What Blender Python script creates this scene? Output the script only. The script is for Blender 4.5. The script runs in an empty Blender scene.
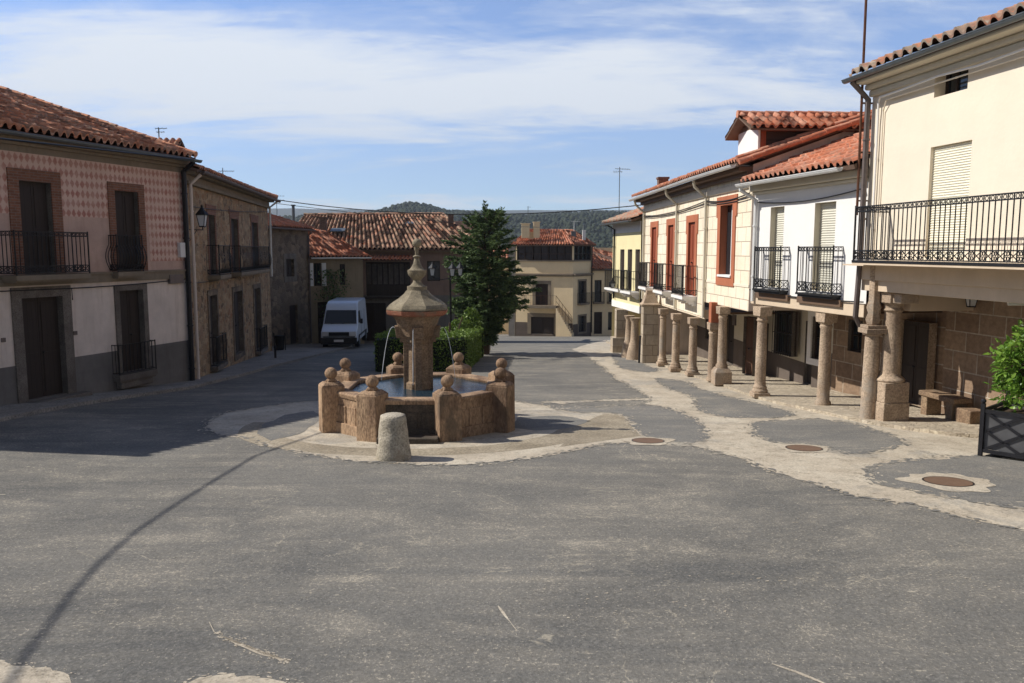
import bpy, bmesh, math, random
from mathutils import Vector, Matrix, noise
R = math.radians
random.seed(7)
scene = bpy.context.scene
COL = scene.collection

# ------------------------------------------------------------------ camera and measuring helpers
CAM_H = 2.57
FPX = 800.0
PITCH = math.atan(91.5 / FPX)
CP, SP = math.cos(PITCH), math.sin(PITCH)

def gz(y):
    """height of the street: it falls away from the viewer, a little steeper at the far end"""
    return -0.062 * y if y < 44 else -2.728 - 0.09 * (y - 44)

def ray(u, v):
    dx = (u - 512) / FPX; dy = (341.5 - v) / FPX
    return Vector((dx, CP + dy * SP, -SP + dy * CP))

def G(u, v, lift=0.0):
    d = ray(u, v)
    t = (CAM_H - lift) / (-(d.z) - 0.062 * d.y)
    if t * d.y > 44 or t < 0:
        t = (CAM_H - lift + 2.728 - 0.09 * 44) / (-(d.z) - 0.09 * d.y)
    p = Vector((0, 0, CAM_H)) + d * t
    return p

def AT(u, v, Y):
    d = ray(u, v); t = Y / d.y
    return Vector((0, 0, CAM_H)) + d * t

class Facade:
    def __init__(s, p0, p1, side):
        s.p0 = Vector((p0[0], p0[1])); e = Vector((p1[0], p1[1])) - s.p0
        s.L = e.length; s.d = e.normalized()
        s.n = Vector((s.d.y, -s.d.x)) if side == 'L' else Vector((-s.d.y, s.d.x))
        s.side = side
    def back(s, o):
        q = s.p0 - s.n * o; r = q + s.d * s.L
        return Facade(q, r, s.side)
    def sz(s, u, v):
        d = ray(u, v)
        den = d.x * s.n.x + d.y * s.n.y
        t = (s.p0.x * s.n.x + s.p0.y * s.n.y) / den
        p = Vector((0, 0, CAM_H)) + d * t
        q = Vector((p.x, p.y)) - s.p0
        return q.dot(s.d), p.z
    def pt(s, a, z, o=0.0):
        q = s.p0 + s.d * a + s.n * o
        return Vector((q.x, q.y, z))
    def rect(s, u0, v0, u1, v1):
        um = (u0 + u1) / 2
        s0 = s.sz(u0, (v0 + v1) / 2)[0]; s1 = s.sz(u1, (v0 + v1) / 2)[0]
        if s0 > s1: s0, s1 = s1, s0
        return s0, s1, s.sz(um, v1)[1], s.sz(um, v0)[1]

# ------------------------------------------------------------------ object helpers
def thing(name, label, cat, loc=(0, 0, 0), group=None):
    o = bpy.data.objects.new(name, None); COL.objects.link(o)
    o.location = loc; o['label'] = label; o['category'] = cat
    o.empty_display_size = 0.2
    if group: o['group'] = group
    return o

def tag(o, label, cat, group=None):
    o['label'] = label; o['category'] = cat
    if group: o['group'] = group
    return o

def rootloc(o):
    while o.parent is not None: o = o.parent
    return Vector(o.location)

def box_uv(bm):
    uv = bm.loops.layers.uv.verify()
    bm.normal_update()
    for f in bm.faces:
        n = f.normal
        if abs(n.z) > 0.8:
            for l in f.loops: l[uv].uv = (l.vert.co.x, l.vert.co.y)
        else:
            h = Vector((n.x, n.y, 0))
            h = h.normalized() if h.length > 1e-6 else Vector((0, -1, 0))
            t = Vector((-h.y, h.x, 0))
            for l in f.loops: l[uv].uv = (l.vert.co.dot(t), l.vert.co.z)

class MB:
    def __init__(s): s.bm = bmesh.new(); s.keep_uv = False
    def box(s, c, size, ex=(1, 0, 0), ey=(0, 1, 0), ez=(0, 0, 1), top=(1, 1)):
        c = Vector(c); ex = Vector(ex) * size[0] / 2; ey = Vector(ey) * size[1] / 2; ez = Vector(ez) * size[2] / 2
        v = []
        for k in (-1, 1):
            for (a, b) in ((-1, -1), (1, -1), (1, 1), (-1, 1)):
                fx, fy = (top if k == 1 else (1, 1))
                v.append(s.bm.verts.new(c + ex * a * fx + ey * b * fy + ez * k))
        for q in ((0, 3, 2, 1), (4, 5, 6, 7), (0, 1, 5, 4), (1, 2, 6, 5), (2, 3, 7, 6), (3, 0, 4, 7)):
            s.bm.faces.new([v[i] for i in q])
        return v
    def fbox(s, F, s0, s1, z0, z1, o0, o1):
        c = F.pt((s0 + s1) / 2, (z0 + z1) / 2, (o0 + o1) / 2)
        d3 = Vector((F.d.x, F.d.y, 0)); n3 = Vector((F.n.x, F.n.y, 0))
        if d3.cross(n3).z < 0: n3 = -n3
        return s.box(c, (s1 - s0, abs(o1 - o0), z1 - z0), d3, n3)
    def cyl(s, p, q, r, r2=None, seg=8, cap=True):
        p = Vector(p); q = Vector(q); r2 = r if r2 is None else r2
        d = (q - p); 
        if d.length < 1e-6: return
        d.normalize()
        a = d.orthogonal().normalized(); b = d.cross(a)
        A = [s.bm.verts.new(p + (a * math.cos(2 * math.pi * i / seg) + b * math.sin(2 * math.pi * i / seg)) * r) for i in range(seg)]
        B = [s.bm.verts.new(q + (a * math.cos(2 * math.pi * i / seg) + b * math.sin(2 * math.pi * i / seg)) * r2) for i in range(seg)]
        for i in range(seg):
            j = (i + 1) % seg; s.bm.faces.new((A[i], A[j], B[j], B[i]))
        if cap:
            s.bm.faces.new(A[::-1]); s.bm.faces.new(B)
    def tube(s, pts, r, seg=6):
        pts = [Vector(p) for p in pts]; rings = []
        ref = None
        for i, p in enumerate(pts):
            d = (pts[min(i + 1, len(pts) - 1)] - pts[max(i - 1, 0)]).normalized()
            if ref is None: ref = d.orthogonal().normalized()
            a = (ref - d * ref.dot(d)).normalized(); ref = a; b = d.cross(a)
            rr = r[i] if isinstance(r, (list, tuple)) else r
            rings.append([s.bm.verts.new(p + (a * math.cos(2 * math.pi * k / seg) + b * math.sin(2 * math.pi * k / seg)) * rr) for k in range(seg)])
        for A, B in zip(rings, rings[1:]):
            for i in range(seg):
                j = (i + 1) % seg; s.bm.faces.new((A[i], A[j], B[j], B[i]))
        s.bm.faces.new(rings[0][::-1]); s.bm.faces.new(rings[-1])
    def lathe(s, c, prof, seg=16, rot=0.0, sq=False, lean=(0, 0)):
        """prof: list of (radius, z) relative to c"""
        c = Vector(c); rings = []
        k = 1 / math.cos(math.pi / seg) if sq else 1
        for r, z in prof:
            cc = c + Vector((lean[0] * z, lean[1] * z, z))
            rings.append([s.bm.verts.new(cc + Vector((math.cos(rot + 2 * math.pi * i / seg), math.sin(rot + 2 * math.pi * i / seg), 0)) * max(r, 1e-4) * k) for i in range(seg)])
        for A, B in zip(rings, rings[1:]):
            for i in range(seg):
                j = (i + 1) % seg; s.bm.faces.new((A[i], A[j], B[j], B[i]))
        s.bm.faces.new(rings[0][::-1]); s.bm.faces.new(rings[-1])
    def sphere(s, c, r, sub=2, sc=(1, 1, 1), jit=0):
        m = Matrix.Translation(Vector(c)) @ Matrix.Diagonal((r * sc[0], r * sc[1], r * sc[2], 1))
        g = bmesh.ops.create_icosphere(s.bm, subdivisions=sub, radius=1, matrix=m)
        if jit:
            for v in g['verts']: v.co += noise.noise_vector(v.co * 2.3) * jit
    def quad(s, *p):
        s.bm.faces.new([s.bm.verts.new(Vector(q)) for q in p])
    def build(s, name, m, parent=None, smooth=False, bevel=0, uv=True):
        if uv and not s.keep_uv: box_uv(s.bm)
        if parent is not None:
            bmesh.ops.translate(s.bm, verts=s.bm.verts, vec=-rootloc(parent))
        me = bpy.data.meshes.new(name); s.bm.to_mesh(me); s.bm.free()
        if smooth:
            me.polygons.foreach_set('use_smooth', [True] * len(me.polygons))
        if smooth and smooth != 'full':
            try: me.set_sharp_from_angle(angle=R(38))
            except Exception: pass
        o = bpy.data.objects.new(name, me); COL.objects.link(o)
        if m is not None: me.materials.append(m)
        if parent is not None: o.parent = parent
        if bevel:
            b = o.modifiers.new('edge', 'BEVEL'); b.width = bevel; b.segments = 2; b.limit_method = 'ANGLE'; b.angle_limit = R(40)
        return o

def structure(o):
    o['kind'] = 'structure'; return o

# ------------------------------------------------------------------ materials
class NT:
    def __init__(s, name):
        s.m = bpy.data.materials.new(name); s.m.use_nodes = True
        s.t = s.m.node_tree; s.t.nodes.clear()
        s.out = s.n('ShaderNodeOutputMaterial'); s.b = s.n('ShaderNodeBsdfPrincipled')
        s.l(s.b.outputs[0], s.out.inputs[0])
        s.b.inputs['Roughness'].default_value = 0.85
        s.b.inputs['Specular IOR Level'].default_value = 0.3
    def n(s, typ, **k):
        x = s.t.nodes.new(typ)
        for a, b in k.items(): setattr(x, a, b)
        return x
    def l(s, a, b): s.t.links.new(a, b)
    def tc(s, kind='UV', scale=(1, 1, 1)):
        c = s.n('ShaderNodeTexCoord'); mp = s.n('ShaderNodeMapping')
        mp.inputs['Scale'].default_value = scale
        s.l(c.outputs[kind], mp.inputs[0]); return mp.outputs[0]
    def noise(s, vec, scale, detail=4, rough=.55, dist=0):
        x = s.n('ShaderNodeTexNoise'); x.inputs['Scale'].default_value = scale; x.inputs['Detail'].default_value = detail
        x.inputs['Roughness'].default_value = rough; x.inputs['Distortion'].default_value = dist
        if vec is not None: s.l(vec, x.inputs['Vector'])
        return x.outputs['Fac']
    def ramp(s, fac, stops, interp='LINEAR'):
        x = s.n('ShaderNodeValToRGB'); e = x.color_ramp.elements; x.color_ramp.interpolation = interp
        while len(e) < len(stops): e.new(0.5)
        for i, (p, c) in enumerate(stops):
            e[i].position = p; e[i].color = (c if isinstance(c, tuple) else (c, c, c)) + (1,)
        s.l(fac, x.inputs[0]); return x.outputs[0]
    def mix(s, fac, a, b, mode='MIX'):
        x = s.n('ShaderNodeMix', data_type='RGBA', blend_type=mode)
        for inp, val in ((0, fac), (6, a), (7, b)):
            if isinstance(val, (int, float)): x.inputs[inp].default_value = val if inp == 0 else (val, val, val, 1)
            elif isinstance(val, tuple): x.inputs[inp].default_value = val + (1,)
            else: s.l(val, x.inputs[inp])
        return x.outputs[2]
    def math(s, op, a, b=0.0, c=None):
        x = s.n('ShaderNodeMath', operation=op)
        for i, val in enumerate((a, b) if c is None else (a, b, c)):
            if isinstance(val, (int, float)): x.inputs[i].default_value = val
            else: s.l(val, x.inputs[i])
        return x.outputs[0]
    def bump(s, h, strength=.4, dist=.02):
        x = s.n('ShaderNodeBump'); x.inputs['Strength'].default_value = strength; x.inputs['Distance'].default_value = dist
        s.l(h, x.inputs['Height']); s.l(x.outputs[0], s.b.inputs['Normal'])
    def base(s, c):
        if isinstance(c, tuple): s.b.inputs['Base Color'].default_value = c + (1,)
        else: s.l(c, s.b.inputs['Base Color'])
    def set(s, **k):
        for a, b in k.items(): s.b.inputs[a.replace('_', ' ')].default_value = b
        return s

def mul(c, k): return tuple(min(1, x * k) for x in c)

def m_plaster(name, c, dirt=.25, rough=.9, spots=False, streak=.5):
    t = NT(name); v = t.tc('UV')
    a = t.noise(v, 1.1, 5, .6); b = t.noise(v, 9, 4, .6)
    sv = t.tc('UV', (3.2, .35, 1)); st = t.noise(sv, 1.6, 5, .65)
    col = t.mix(t.ramp(a, [(.35, 0.0), (.72, 1.0)]), c, mul(c, 1 - dirt))
    col = t.mix(t.math('MULTIPLY', t.ramp(st, [(.5, 0.0), (.75, 1.0)]), streak), col, mul((c[0], c[1] * .95, c[2] * .88), 1 - dirt * 1.3))
    col = t.mix(t.math('MULTIPLY', t.ramp(b, [(.4, 0.0), (.7, 1.0)]), .35), col, mul(c, 1 - dirt * .8))
    if spots:
        sp = t.noise(v, 3.1, 8, .75)
        col = t.mix(t.ramp(sp, [(.62, 0.0), (.66, 1.0)]), col, mul(c, .55))
    t.base(col); t.set(Roughness=rough)
    t.bump(t.math('ADD', t.noise(v, 14, 5, .6), t.math('MULTIPLY', t.noise(v, 2, 2), 1.5)), .35, .01)
    return t.m

def m_stone(name, c1, c2, scale=4, bump=.5, speck=True, coord='Object', vein=None, stretch=1.0):
    t = NT(name); v = t.tc(coord, (1, 1, stretch))
    a = t.noise(v, scale, 6, .65); b = t.noise(v, scale * 14, 3, .6); d = t.noise(v, scale * .35, 3, .6)
    col = t.ramp(a, [(.3, c1), (.68, c2)])
    if speck: col = t.mix(.45, col, t.ramp(b, [(.35, .08), (.5, .45), (.65, .75)]), 'OVERLAY')
    dark = t.ramp(d, [(.45, 0.0), (.7, .55)])
    col = t.mix(dark, col, mul(c1, .6))
    if vein is not None:
        col = t.mix(t.ramp(t.noise(v, scale * .6, 6, .7), [(.55, 0.0), (.68, .8)]), col, vein)
    t.base(col); t.bump(t.math('ADD', a, b), bump, .02)
    return t.m

def m_rubble(name, cols, mortar, scale=3.2, sy=1.45):
    t = NT(name); v = t.tc('UV', (1, sy, 1))
    w = t.n('ShaderNodeTexNoise'); w.inputs['Scale'].default_value = 3.5; w.inputs['Detail'].default_value = 3
    t.l(v, w.inputs['Vector'])
    vv = t.n('ShaderNodeMix', data_type='RGBA', blend_type='LINEAR_LIGHT'); vv.inputs[0].default_value = .13
    t.l(v, vv.inputs[6]); t.l(w.outputs['Color'], vv.inputs[7]); v2 = vv.outputs[2]
    vo = t.n('ShaderNodeTexVoronoi', feature='F1'); vo.inputs['Scale'].default_value = scale; t.l(v2, vo.inputs['Vector'])
    ve = t.n('ShaderNodeTexVoronoi', feature='DISTANCE_TO_EDGE'); ve.inputs['Scale'].default_value = scale; t.l(v2, ve.inputs['Vector'])
    sep = t.n('ShaderNodeSeparateColor'); t.l(vo.outputs['Color'], sep.inputs[0])
    stops = [(i / (len(cols) - 1), c) for i, c in enumerate(cols)]
    col = t.ramp(sep.outputs[0], stops)
    col = t.mix(.5, col, t.ramp(t.noise(v, 16, 5, .7), [(.3, .2), (.7, .8)]), 'OVERLAY')
    edge = t.ramp(t.math('ADD', ve.outputs['Distance'], t.math('MULTIPLY', t.math('SUBTRACT', t.noise(v, 12), .5), .08)), [(.02, 0.0), (.07, 1.0)])
    big = t.noise(v, .5, 3)
    col = t.mix(edge, mortar, col)
    col = t.mix(t.ramp(big, [(.4, 0.0), (.7, .45)]), col, mul(mortar, .75))
    t.base(col); t.bump(t.math('ADD', edge, t.math('MULTIPLY', t.noise(v, 16, 5, .7), .6)), .7, .04)
    return t.m

def m_bricks(name, c1, c2, mortar, bw, bh, ms=.015, sq=None, off=.5, bump=.6, dirt=.4, mortar_noise=False):
    t = NT(name); v = t.tc('UV')
    br = t.n('ShaderNodeTexBrick'); t.l(v, br.inputs['Vector'])
    br.inputs['Scale'].default_value = 1; br.inputs['Brick Width'].default_value = bw; br.inputs['Row Height'].default_value = bh
    br.inputs['Mortar Size'].default_value = ms; br.inputs['Mortar Smooth'].default_value = .3
    br.inputs['Color1'].default_value = c1 + (1,); br.inputs['Color2'].default_value = c2 + (1,); br.inputs['Mortar'].default_value = mortar + (1,)
    br.offset = off; br.offset_frequency = 2
    if sq: br.squash = sq; br.squash_frequency = 3
    col = t.mix(dirt, br.outputs['Color'], t.ramp(t.noise(v, 7, 6, .7), [(.3, .25), (.7, .7)]), 'OVERLAY')
    col = t.mix(t.ramp(t.noise(v, .7, 3), [(.45, 0.0), (.75, .4)]), col, mul(c1, .6))
    t.base(col)
    t.bump(t.math('ADD', t.math('MULTIPLY', br.outputs['Fac'], -1.0), t.math('MULTIPLY', t.noise(v, 20, 4), .5)), bump, .02)
    return t.m

def m_simple(name, c, rough=.6, metal=0, var=.25, scale=6, bump=.15, spec=.4):
    t = NT(name); v = t.tc('Object')
    a = t.noise(v, scale, 5, .6)
    t.base(t.mix(t.ramp(a, [(.35, 0.0), (.7, 1.0)]), c, mul(c, 1 - var)))
    t.set(Roughness=rough, Metallic=metal, Specular_IOR_Level=spec)
    if bump: t.bump(t.noise(v, scale * 5, 4), bump, .005)
    return t.m

def m_wood(name, c, plank=.14, rough=.65, horiz=False):
    t = NT(name); v = t.tc('UV'); sx = t.n('ShaderNodeSeparateXYZ'); t.l(v, sx.inputs[0])
    q = t.math('FRACT', t.math('DIVIDE', sx.outputs[1 if horiz else 0], plank))
    gap = t.ramp(q, [(.0, 0.0), (.06, 1.0), (.94, 1.0), (1.0, 0.0)])
    g = t.noise(t.tc('UV', (1, 14, 1) if horiz else (14, 1, 1)), 3, 5, .6)
    col = t.mix(g, mul(c, .6), mul(c, 1.25))
    t.base(t.mix(gap, mul(c, .25), col)); t.set(Roughness=rough)
    t.bump(t.math('ADD', gap, t.math('MULTIPLY', g, .3)), .4, .01)
    return t.m

def m_tiles(name, cols, alt=None, shade=.5):
    """uv: whole part = tile index, so each tile takes its own fired colour"""
    t = NT(name); c = t.n('ShaderNodeTexCoord')
    fl = t.n('ShaderNodeVectorMath', operation='FLOOR'); t.l(c.outputs['UV'], fl.inputs[0])
    wn = t.n('ShaderNodeTexWhiteNoise', noise_dimensions='2D'); t.l(fl.outputs[0], wn.inputs['Vector'])
    ob = t.tc('Object')
    big = t.noise(ob, .6, 4, .6); fine = t.noise(ob, 12, 5, .7); lich = t.noise(ob, 3.5, 6, .75)
    f = t.math('ADD', t.math('MULTIPLY', wn.outputs['Value'], .75), t.math('MULTIPLY', t.math('SUBTRACT', big, .37), 1.0))
    col = t.ramp(f, [(i / (len(cols) - 1), x) for i, x in enumerate(cols)])
    sx = t.n('ShaderNodeSeparateXYZ'); t.l(c.outputs['UV'], sx.inputs[0])
    fx = t.math('FRACT', sx.outputs[0])
    if alt is not None:
        ch = t.ramp(fx, [(.56, 0.0), (.66, 1.0)])
        col = t.mix(t.math('MULTIPLY', ch, .8), col, alt)
    col = t.mix(t.ramp(lich, [(.56, 0.0), (.66, .75)]), col, (.19, .165, .13))
    col = t.mix(.45, col, t.ramp(fine, [(.3, .25), (.7, .75)]), 'OVERLAY')
    t.base(col); t.set(Roughness=.9); t.bump(fine, .35, .01)
    return t.m
# ------------------------------------------------------------------ shared builders
def wall_mb(mb, F, s0, s1, z0, z1, openings=(), depth=.25, o=0.0):
    """a wall face with holes; openings (a0,a1,b0,b1[,depth])"""
    S = sorted({s0, s1, *[min(max(x, s0), s1) for q in openings for x in q[:2]]})
    Z = sorted({z0, z1, *[min(max(x, z0), z1) for q in openings for x in q[2:4]]})
    for a, b in zip(S, S[1:]):
        for c, d in zip(Z, Z[1:]):
            ms, mz = (a + b) / 2, (c + d) / 2
            if any(q[0] < ms < q[1] and q[2] < mz < q[3] for q in openings) or b - a < 1e-5 or d - c < 1e-5: continue
            mb.quad(F.pt(a, c, o), F.pt(b, c, o), F.pt(b, d, o), F.pt(a, d, o)) if F.side == 'L' else \
                mb.quad(F.pt(b, c, o), F.pt(a, c, o), F.pt(a, d, o), F.pt(b, d, o))
    for q in openings:
        a, b, c, d = q[:4]; e = o - (q[4] if len(q) > 4 else depth)
        mb.quad(F.pt(a, c, o), F.pt(a, d, o), F.pt(a, d, e), F.pt(a, c, e))
        mb.quad(F.pt(b, c, o), F.pt(b, d, o), F.pt(b, d, e), F.pt(b, c, e))
        mb.quad(F.pt(a, c, o), F.pt(b, c, o), F.pt(b, c, e), F.pt(a, c, e))
        mb.quad(F.pt(a, d, o), F.pt(b, d, o), F.pt(b, d, e), F.pt(a, d, e))

def hull_mb(mb, F, s0, s1, z0, z1, depth, peak=None, zback=None, near=True, far=True):
    """side walls (up to a single pitched verge) and back wall behind a facade"""
    zb = zback if zback is not None else z1
    for a, on in ((s0, near), (s1, far)):
        if on:
            mb.quad(F.pt(a, z0, 0), F.pt(a, z1, 0), F.pt(a, zb, -depth), F.pt(a, z0, -depth))
    mb.quad(F.pt(s0, z0, -depth), F.pt(s1, z0, -depth), F.pt(s1, zb, -depth), F.pt(s0, zb, -depth))
    bmesh.ops.remove_doubles(mb.bm, verts=mb.bm.verts, dist=.001)

def frame_mb(mb, F, a, b, c, d, w, o0, o1, bottom=False, arch=0):
    mb.fbox(F, a - w, a, c, d, o0, o1); mb.fbox(F, b, b + w, c, d, o0, o1)
    mb.fbox(F, a - w, b + w, d, d + w, o0, o1 + .003)
    if bottom: mb.fbox(F, a - w, b + w, c - w, c, o0, o1 + .003)

def tile_roof(name, parent, E0, E1, R1, R0, mat, wave=.22, course=.36, amp=.07, base_mat=None, seed=1, jit=1.0, thick=.10):
    """barrel tile slope: E0-E1 the eave, R0-R1 the ridge"""
    E0, E1, R1, R0 = map(Vector, (E0, E1, R1, R0)); rnd = random.Random(seed)
    L = max((E1 - E0).length, (R1 - R0).length); H = ((R0 - E0).length + (R1 - E1).length) / 2
    nw = max(2, int(L / wave)); nc = max(2, int(H / course))
    nrm = (E1 - E0).cross(R0 - E0).normalized()
    if nrm.z < 0: nrm = -nrm
    prof = [(0, 0), (.1, .62), (.2, .9), (.31, 1.0), (.42, .9), (.52, .62), (.62, 0), (.81, -.28)]
    bm = bmesh.new(); uv = bm.loops.layers.uv.new('UVMap')
    lift = {}
    def tl(i, j):
        if (i, j) not in lift: lift[(i, j)] = (rnd.uniform(-.012, .016) * jit, rnd.uniform(-.06, .06) * jit, rnd.uniform(-.08, .08) * jit)
        return lift[(i, j)]
    rows = []
    for j in range(nc):
        for k in (0, 1):
            row = []
            for i in range(nw):
                t = tl(i, j)
                for x, h in prof:
                    u = (i + x + t[1] * .3) / nw
                    v = (j + k + (t[2] if k == 0 and j > 0 else 0)) / nc
                    P = (E0.lerp(E1, u)).lerp(R0.lerp(R1, u), v)
                    hh = h * amp + (.032 + t[0] if k == 0 else 0.0)
                    row.append(bm.verts.new(P + nrm * (hh + .03)))
            P = E1.lerp(R1, (j + k) / nc); row.append(bm.verts.new(P + nrm * (.03 + (.03 if k == 0 else 0))))
            rows.append(row)
    m = len(prof)
    for r in range(len(rows) - 1):
        A, B = rows[r], rows[r + 1]; j = r // 2
        for c in range(len(A) - 1):
            f = bm.faces.new((A[c], A[c + 1], B[c + 1], B[c])); i = c // m; x0 = prof[c % m][0]; x1 = prof[c % m + 1][0] if c % m + 1 < m else .999
            y0, y1 = (.05, .95) if r % 2 == 0 else (.95, .99)
            for l, q in zip(f.loops, ((x0, y0), (x1, y0), (x1, y1), (x0, y1))): l[uv].uv = (i + q[0], j + q[1])
            f.smooth = True
    # front edge: closed by mortar just behind the mouths of the tiles, boarding below
    low = [bm.verts.new(v.co - nrm * (.05)) for v in rows[0]]
    for c in range(len(low) - 1):
        f = bm.faces.new((low[c], low[c + 1], rows[0][c + 1], rows[0][c]))
        for l in f.loops: l[uv].uv = (c // m + .3, -.5)
    d = -nrm * (.02); dd = -nrm * (.02 + thick)
    P = [E0, E1, R1, R0]; T = [bm.verts.new(p + d) for p in P]; B = [bm.verts.new(p + dd) for p in P]
    fs = [bm.faces.new(B[::-1])] + [bm.faces.new((T[i], T[(i + 1) % 4], B[(i + 1) % 4], B[i])) for i in range(4)]
    bm.normal_update()
    bmesh.ops.translate(bm, verts=bm.verts, vec=-rootloc(parent))
    me = bpy.data.meshes.new(name); bm.to_mesh(me)
    nf = len(bm.faces); bm.free()
    o = bpy.data.objects.new(name, me); COL.objects.link(o); o.parent = parent
    me.materials.append(mat); me.materials.append(base_mat or M['soffit'])
    for k in range(nf - 5, nf): me.polygons[k].material_index = 1
    return o

def ridge_tiles(mb, p, q, r=.11, step=.38, seed=3):
    p = Vector(p); q = Vector(q); n = max(1, int((q - p).length / step)); rnd = random.Random(seed)
    d = (q - p).normalized()
    for i in range(n):
        a = p.lerp(q, i / n); b = p.lerp(q, (i + 1) / n) + d * .05
        j = Vector((rnd.uniform(-.012, .012), rnd.uniform(-.012, .012), rnd.uniform(-.01, .012)))
        mb.cyl(a + j, b + j, r * 1.05, r * .86, seg=10)

def gutter(name, parent, p, q, mat, r=.075):
    """half round gutter between two points with brackets"""
    p = Vector(p); q = Vector(q); d = (q - p).normalized(); up = Vector((0, 0, 1)); sd = d.cross(up).normalized()
    mb = MB(); n = 8
    for rr in (r, r - .01):
        A = [mb.bm.verts.new(p + sd * rr * math.cos(a) - up * rr * math.sin(a)) for a in [math.pi * k / n for k in range(n + 1)]]
        B = [mb.bm.verts.new(q + sd * rr * math.cos(a) - up * rr * math.sin(a)) for a in [math.pi * k / n for k in range(n + 1)]]
        for i in range(n): mb.bm.faces.new((A[i], A[i + 1], B[i + 1], B[i]))
        mb.bm.faces.new(A); mb.bm.faces.new(B[::-1])
    for k in (r, -r): mb.cyl(p + sd * k, q + sd * k, .012, seg=6)
    return mb.build(name, mat, parent)

def pane_window(F, a, b, c, d, parent, o=-.2, frame=None, glass=None, nx=2, nz=2, fw=.05, name='window'):
    frame = frame or M['dark_wood']; glass = glass or M['glass']
    mb = MB()
    mb.fbox(F, a, a + fw, c, d, o - .04, o + .02); mb.fbox(F, b - fw, b, c, d, o - .04, o + .02)
    mb.fbox(F, a + fw, b - fw, d - fw, d, o - .04, o + .017); mb.fbox(F, a + fw, b - fw, c, c + fw, o - .04, o + .017)
    for i in range(1, nx): x = a + (b - a) * i / nx; mb.fbox(F, x - .02, x + .02, c + fw, d - fw, o - .035, o + .01)
    for j in range(1, nz): z = c + (d - c) * j / nz; mb.fbox(F, a + fw, b - fw, z - .012, z + .012, o - .035, o + .006)
    w = mb.build(name, frame, parent)
    mb = MB(); mb.fbox(F, a + .01, b - .01, c + .01, d - .01, o - .03, o - .02); mb.build('pane', glass, w)
    return w

def board_shutter(F, a, b, c, d, parent, mat, o=-.12, leaves=2, name='shutter', knob=True):
    mb = MB(); w = (b - a) / leaves
    for i in range(leaves):
        x0 = a + i * w + .006; x1 = a + (i + 1) * w - .006
        mb.fbox(F, x0, x1, c, d, o - .05, o)
        for (z0, z1) in ((c + .12, c + (d - c) * .45), (c + (d - c) * .5, d - .12)):
            if x1 - x0 > .25: mb.fbox(F, x0 + .07, x1 - .07, z0, z1, o - .01, o + .015)
    s = mb.build(name, mat, parent)
    if knob:
        mb = MB(); p = F.pt((a + b) / 2 + .06, c + (d - c) * .45, o + .04); mb.sphere(p, .03, 1); mb.cyl(F.pt((a + b) / 2 + .06, c + (d - c) * .45, o), p, .012)
        mb.build('handle', M['iron'], s)
    return s

def roller_shutter(F, a, b, c, d, parent, mat, o=-.1, name='roller_shutter', slat=.055):
    mb = MB(); n = max(3, int((d - c) / slat))
    for i in range(n):
        z = c + (d - c) * i / n; h = (d - c) / n
        p = [F.pt(a, z, o - .012), F.pt(b, z, o - .012), F.pt(b, z + h * .5, o + .006), F.pt(a, z + h * .5, o + .006)]
        mb.quad(*p)
        mb.quad(p[3], p[2], F.pt(b, z + h, o - .012), F.pt(a, z + h, o - .012))
    s = mb.build(name, mat, parent)
    return s

def rail_panel(mb, P, Q, z0, z1, gap=.11, r=.009, scroll=0, top_scroll=False, bulge=0, out=None, seg=4):
    """upright bars between two ground-plan points P and Q"""
    P = Vector((P[0], P[1], 0)); Q = Vector((Q[0], Q[1], 0)); L = (Q - P).length; n = max(1, int(round(L / gap)))
    d = (Q - P).normalized(); zb = z0 + .05
    for i in range(n + 1):
        p = P.lerp(Q, i / n)
        if bulge and out is not None:
            pts = []
            for k in range(9):
                t = k / 8; off = bulge * math.sin(math.pi * min(1, t / .75)) if t < .75 else 0
                pts.append(p + out * off + Vector((0, 0, zb + (z1 - zb) * t)))
            mb.tube(pts, r, seg)
        else:
            mb.cyl(p + Vector((0, 0, zb)), p + Vector((0, 0, z1)), r, seg=seg, cap=False)
    zz = [zb, z1]
    if scroll: zz.append(zb + scroll)
    if top_scroll: zz.append(z1 - .09)
    for z in zz:
        mb.box(P.lerp(Q, .5) + Vector((0, 0, z)), (L + .02, .028 if z in (zb, z1) else .014, .022), d, d.cross(Vector((0, 0, 1))))
    def ring(c, rad, th=.008, N=8):
        for k in range(N):
            a0 = 2 * math.pi * k / N; a1 = 2 * math.pi * (k + 1) / N
            mb.cyl(c + d * rad * math.cos(a0) + Vector((0, 0, rad * math.sin(a0))), c + d * rad * math.cos(a1) + Vector((0, 0, rad * math.sin(a1))), th, seg=4, cap=False)
    if scroll:
        m = max(1, int(round(L / (scroll * 1.5))))
        for i in range(m):
            c = P.lerp(Q, (i + .5) / m) + Vector((0, 0, zb + scroll / 2)); w = L / m / 2
            for sx in (-1, 1):
                ring(c + d * w * .82 * sx * -1 + Vector((0, 0, scroll * .22)), scroll * .17); ring(c + d * w * .82 * sx * -1 - Vector((0, 0, scroll * .22)), scroll * .17)
                mb.cyl(c + d * w * sx * .75 + Vector((0, 0, scroll * .42)), c - d * w * sx * .75 - Vector((0, 0, scroll * .42)), .008, seg=4, cap=False)
    if top_scroll:
        for i in range(n): ring(P.lerp(Q, (i + .5) / n) + Vector((0, 0, z1 - .045)), .035, .006, 6)

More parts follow.
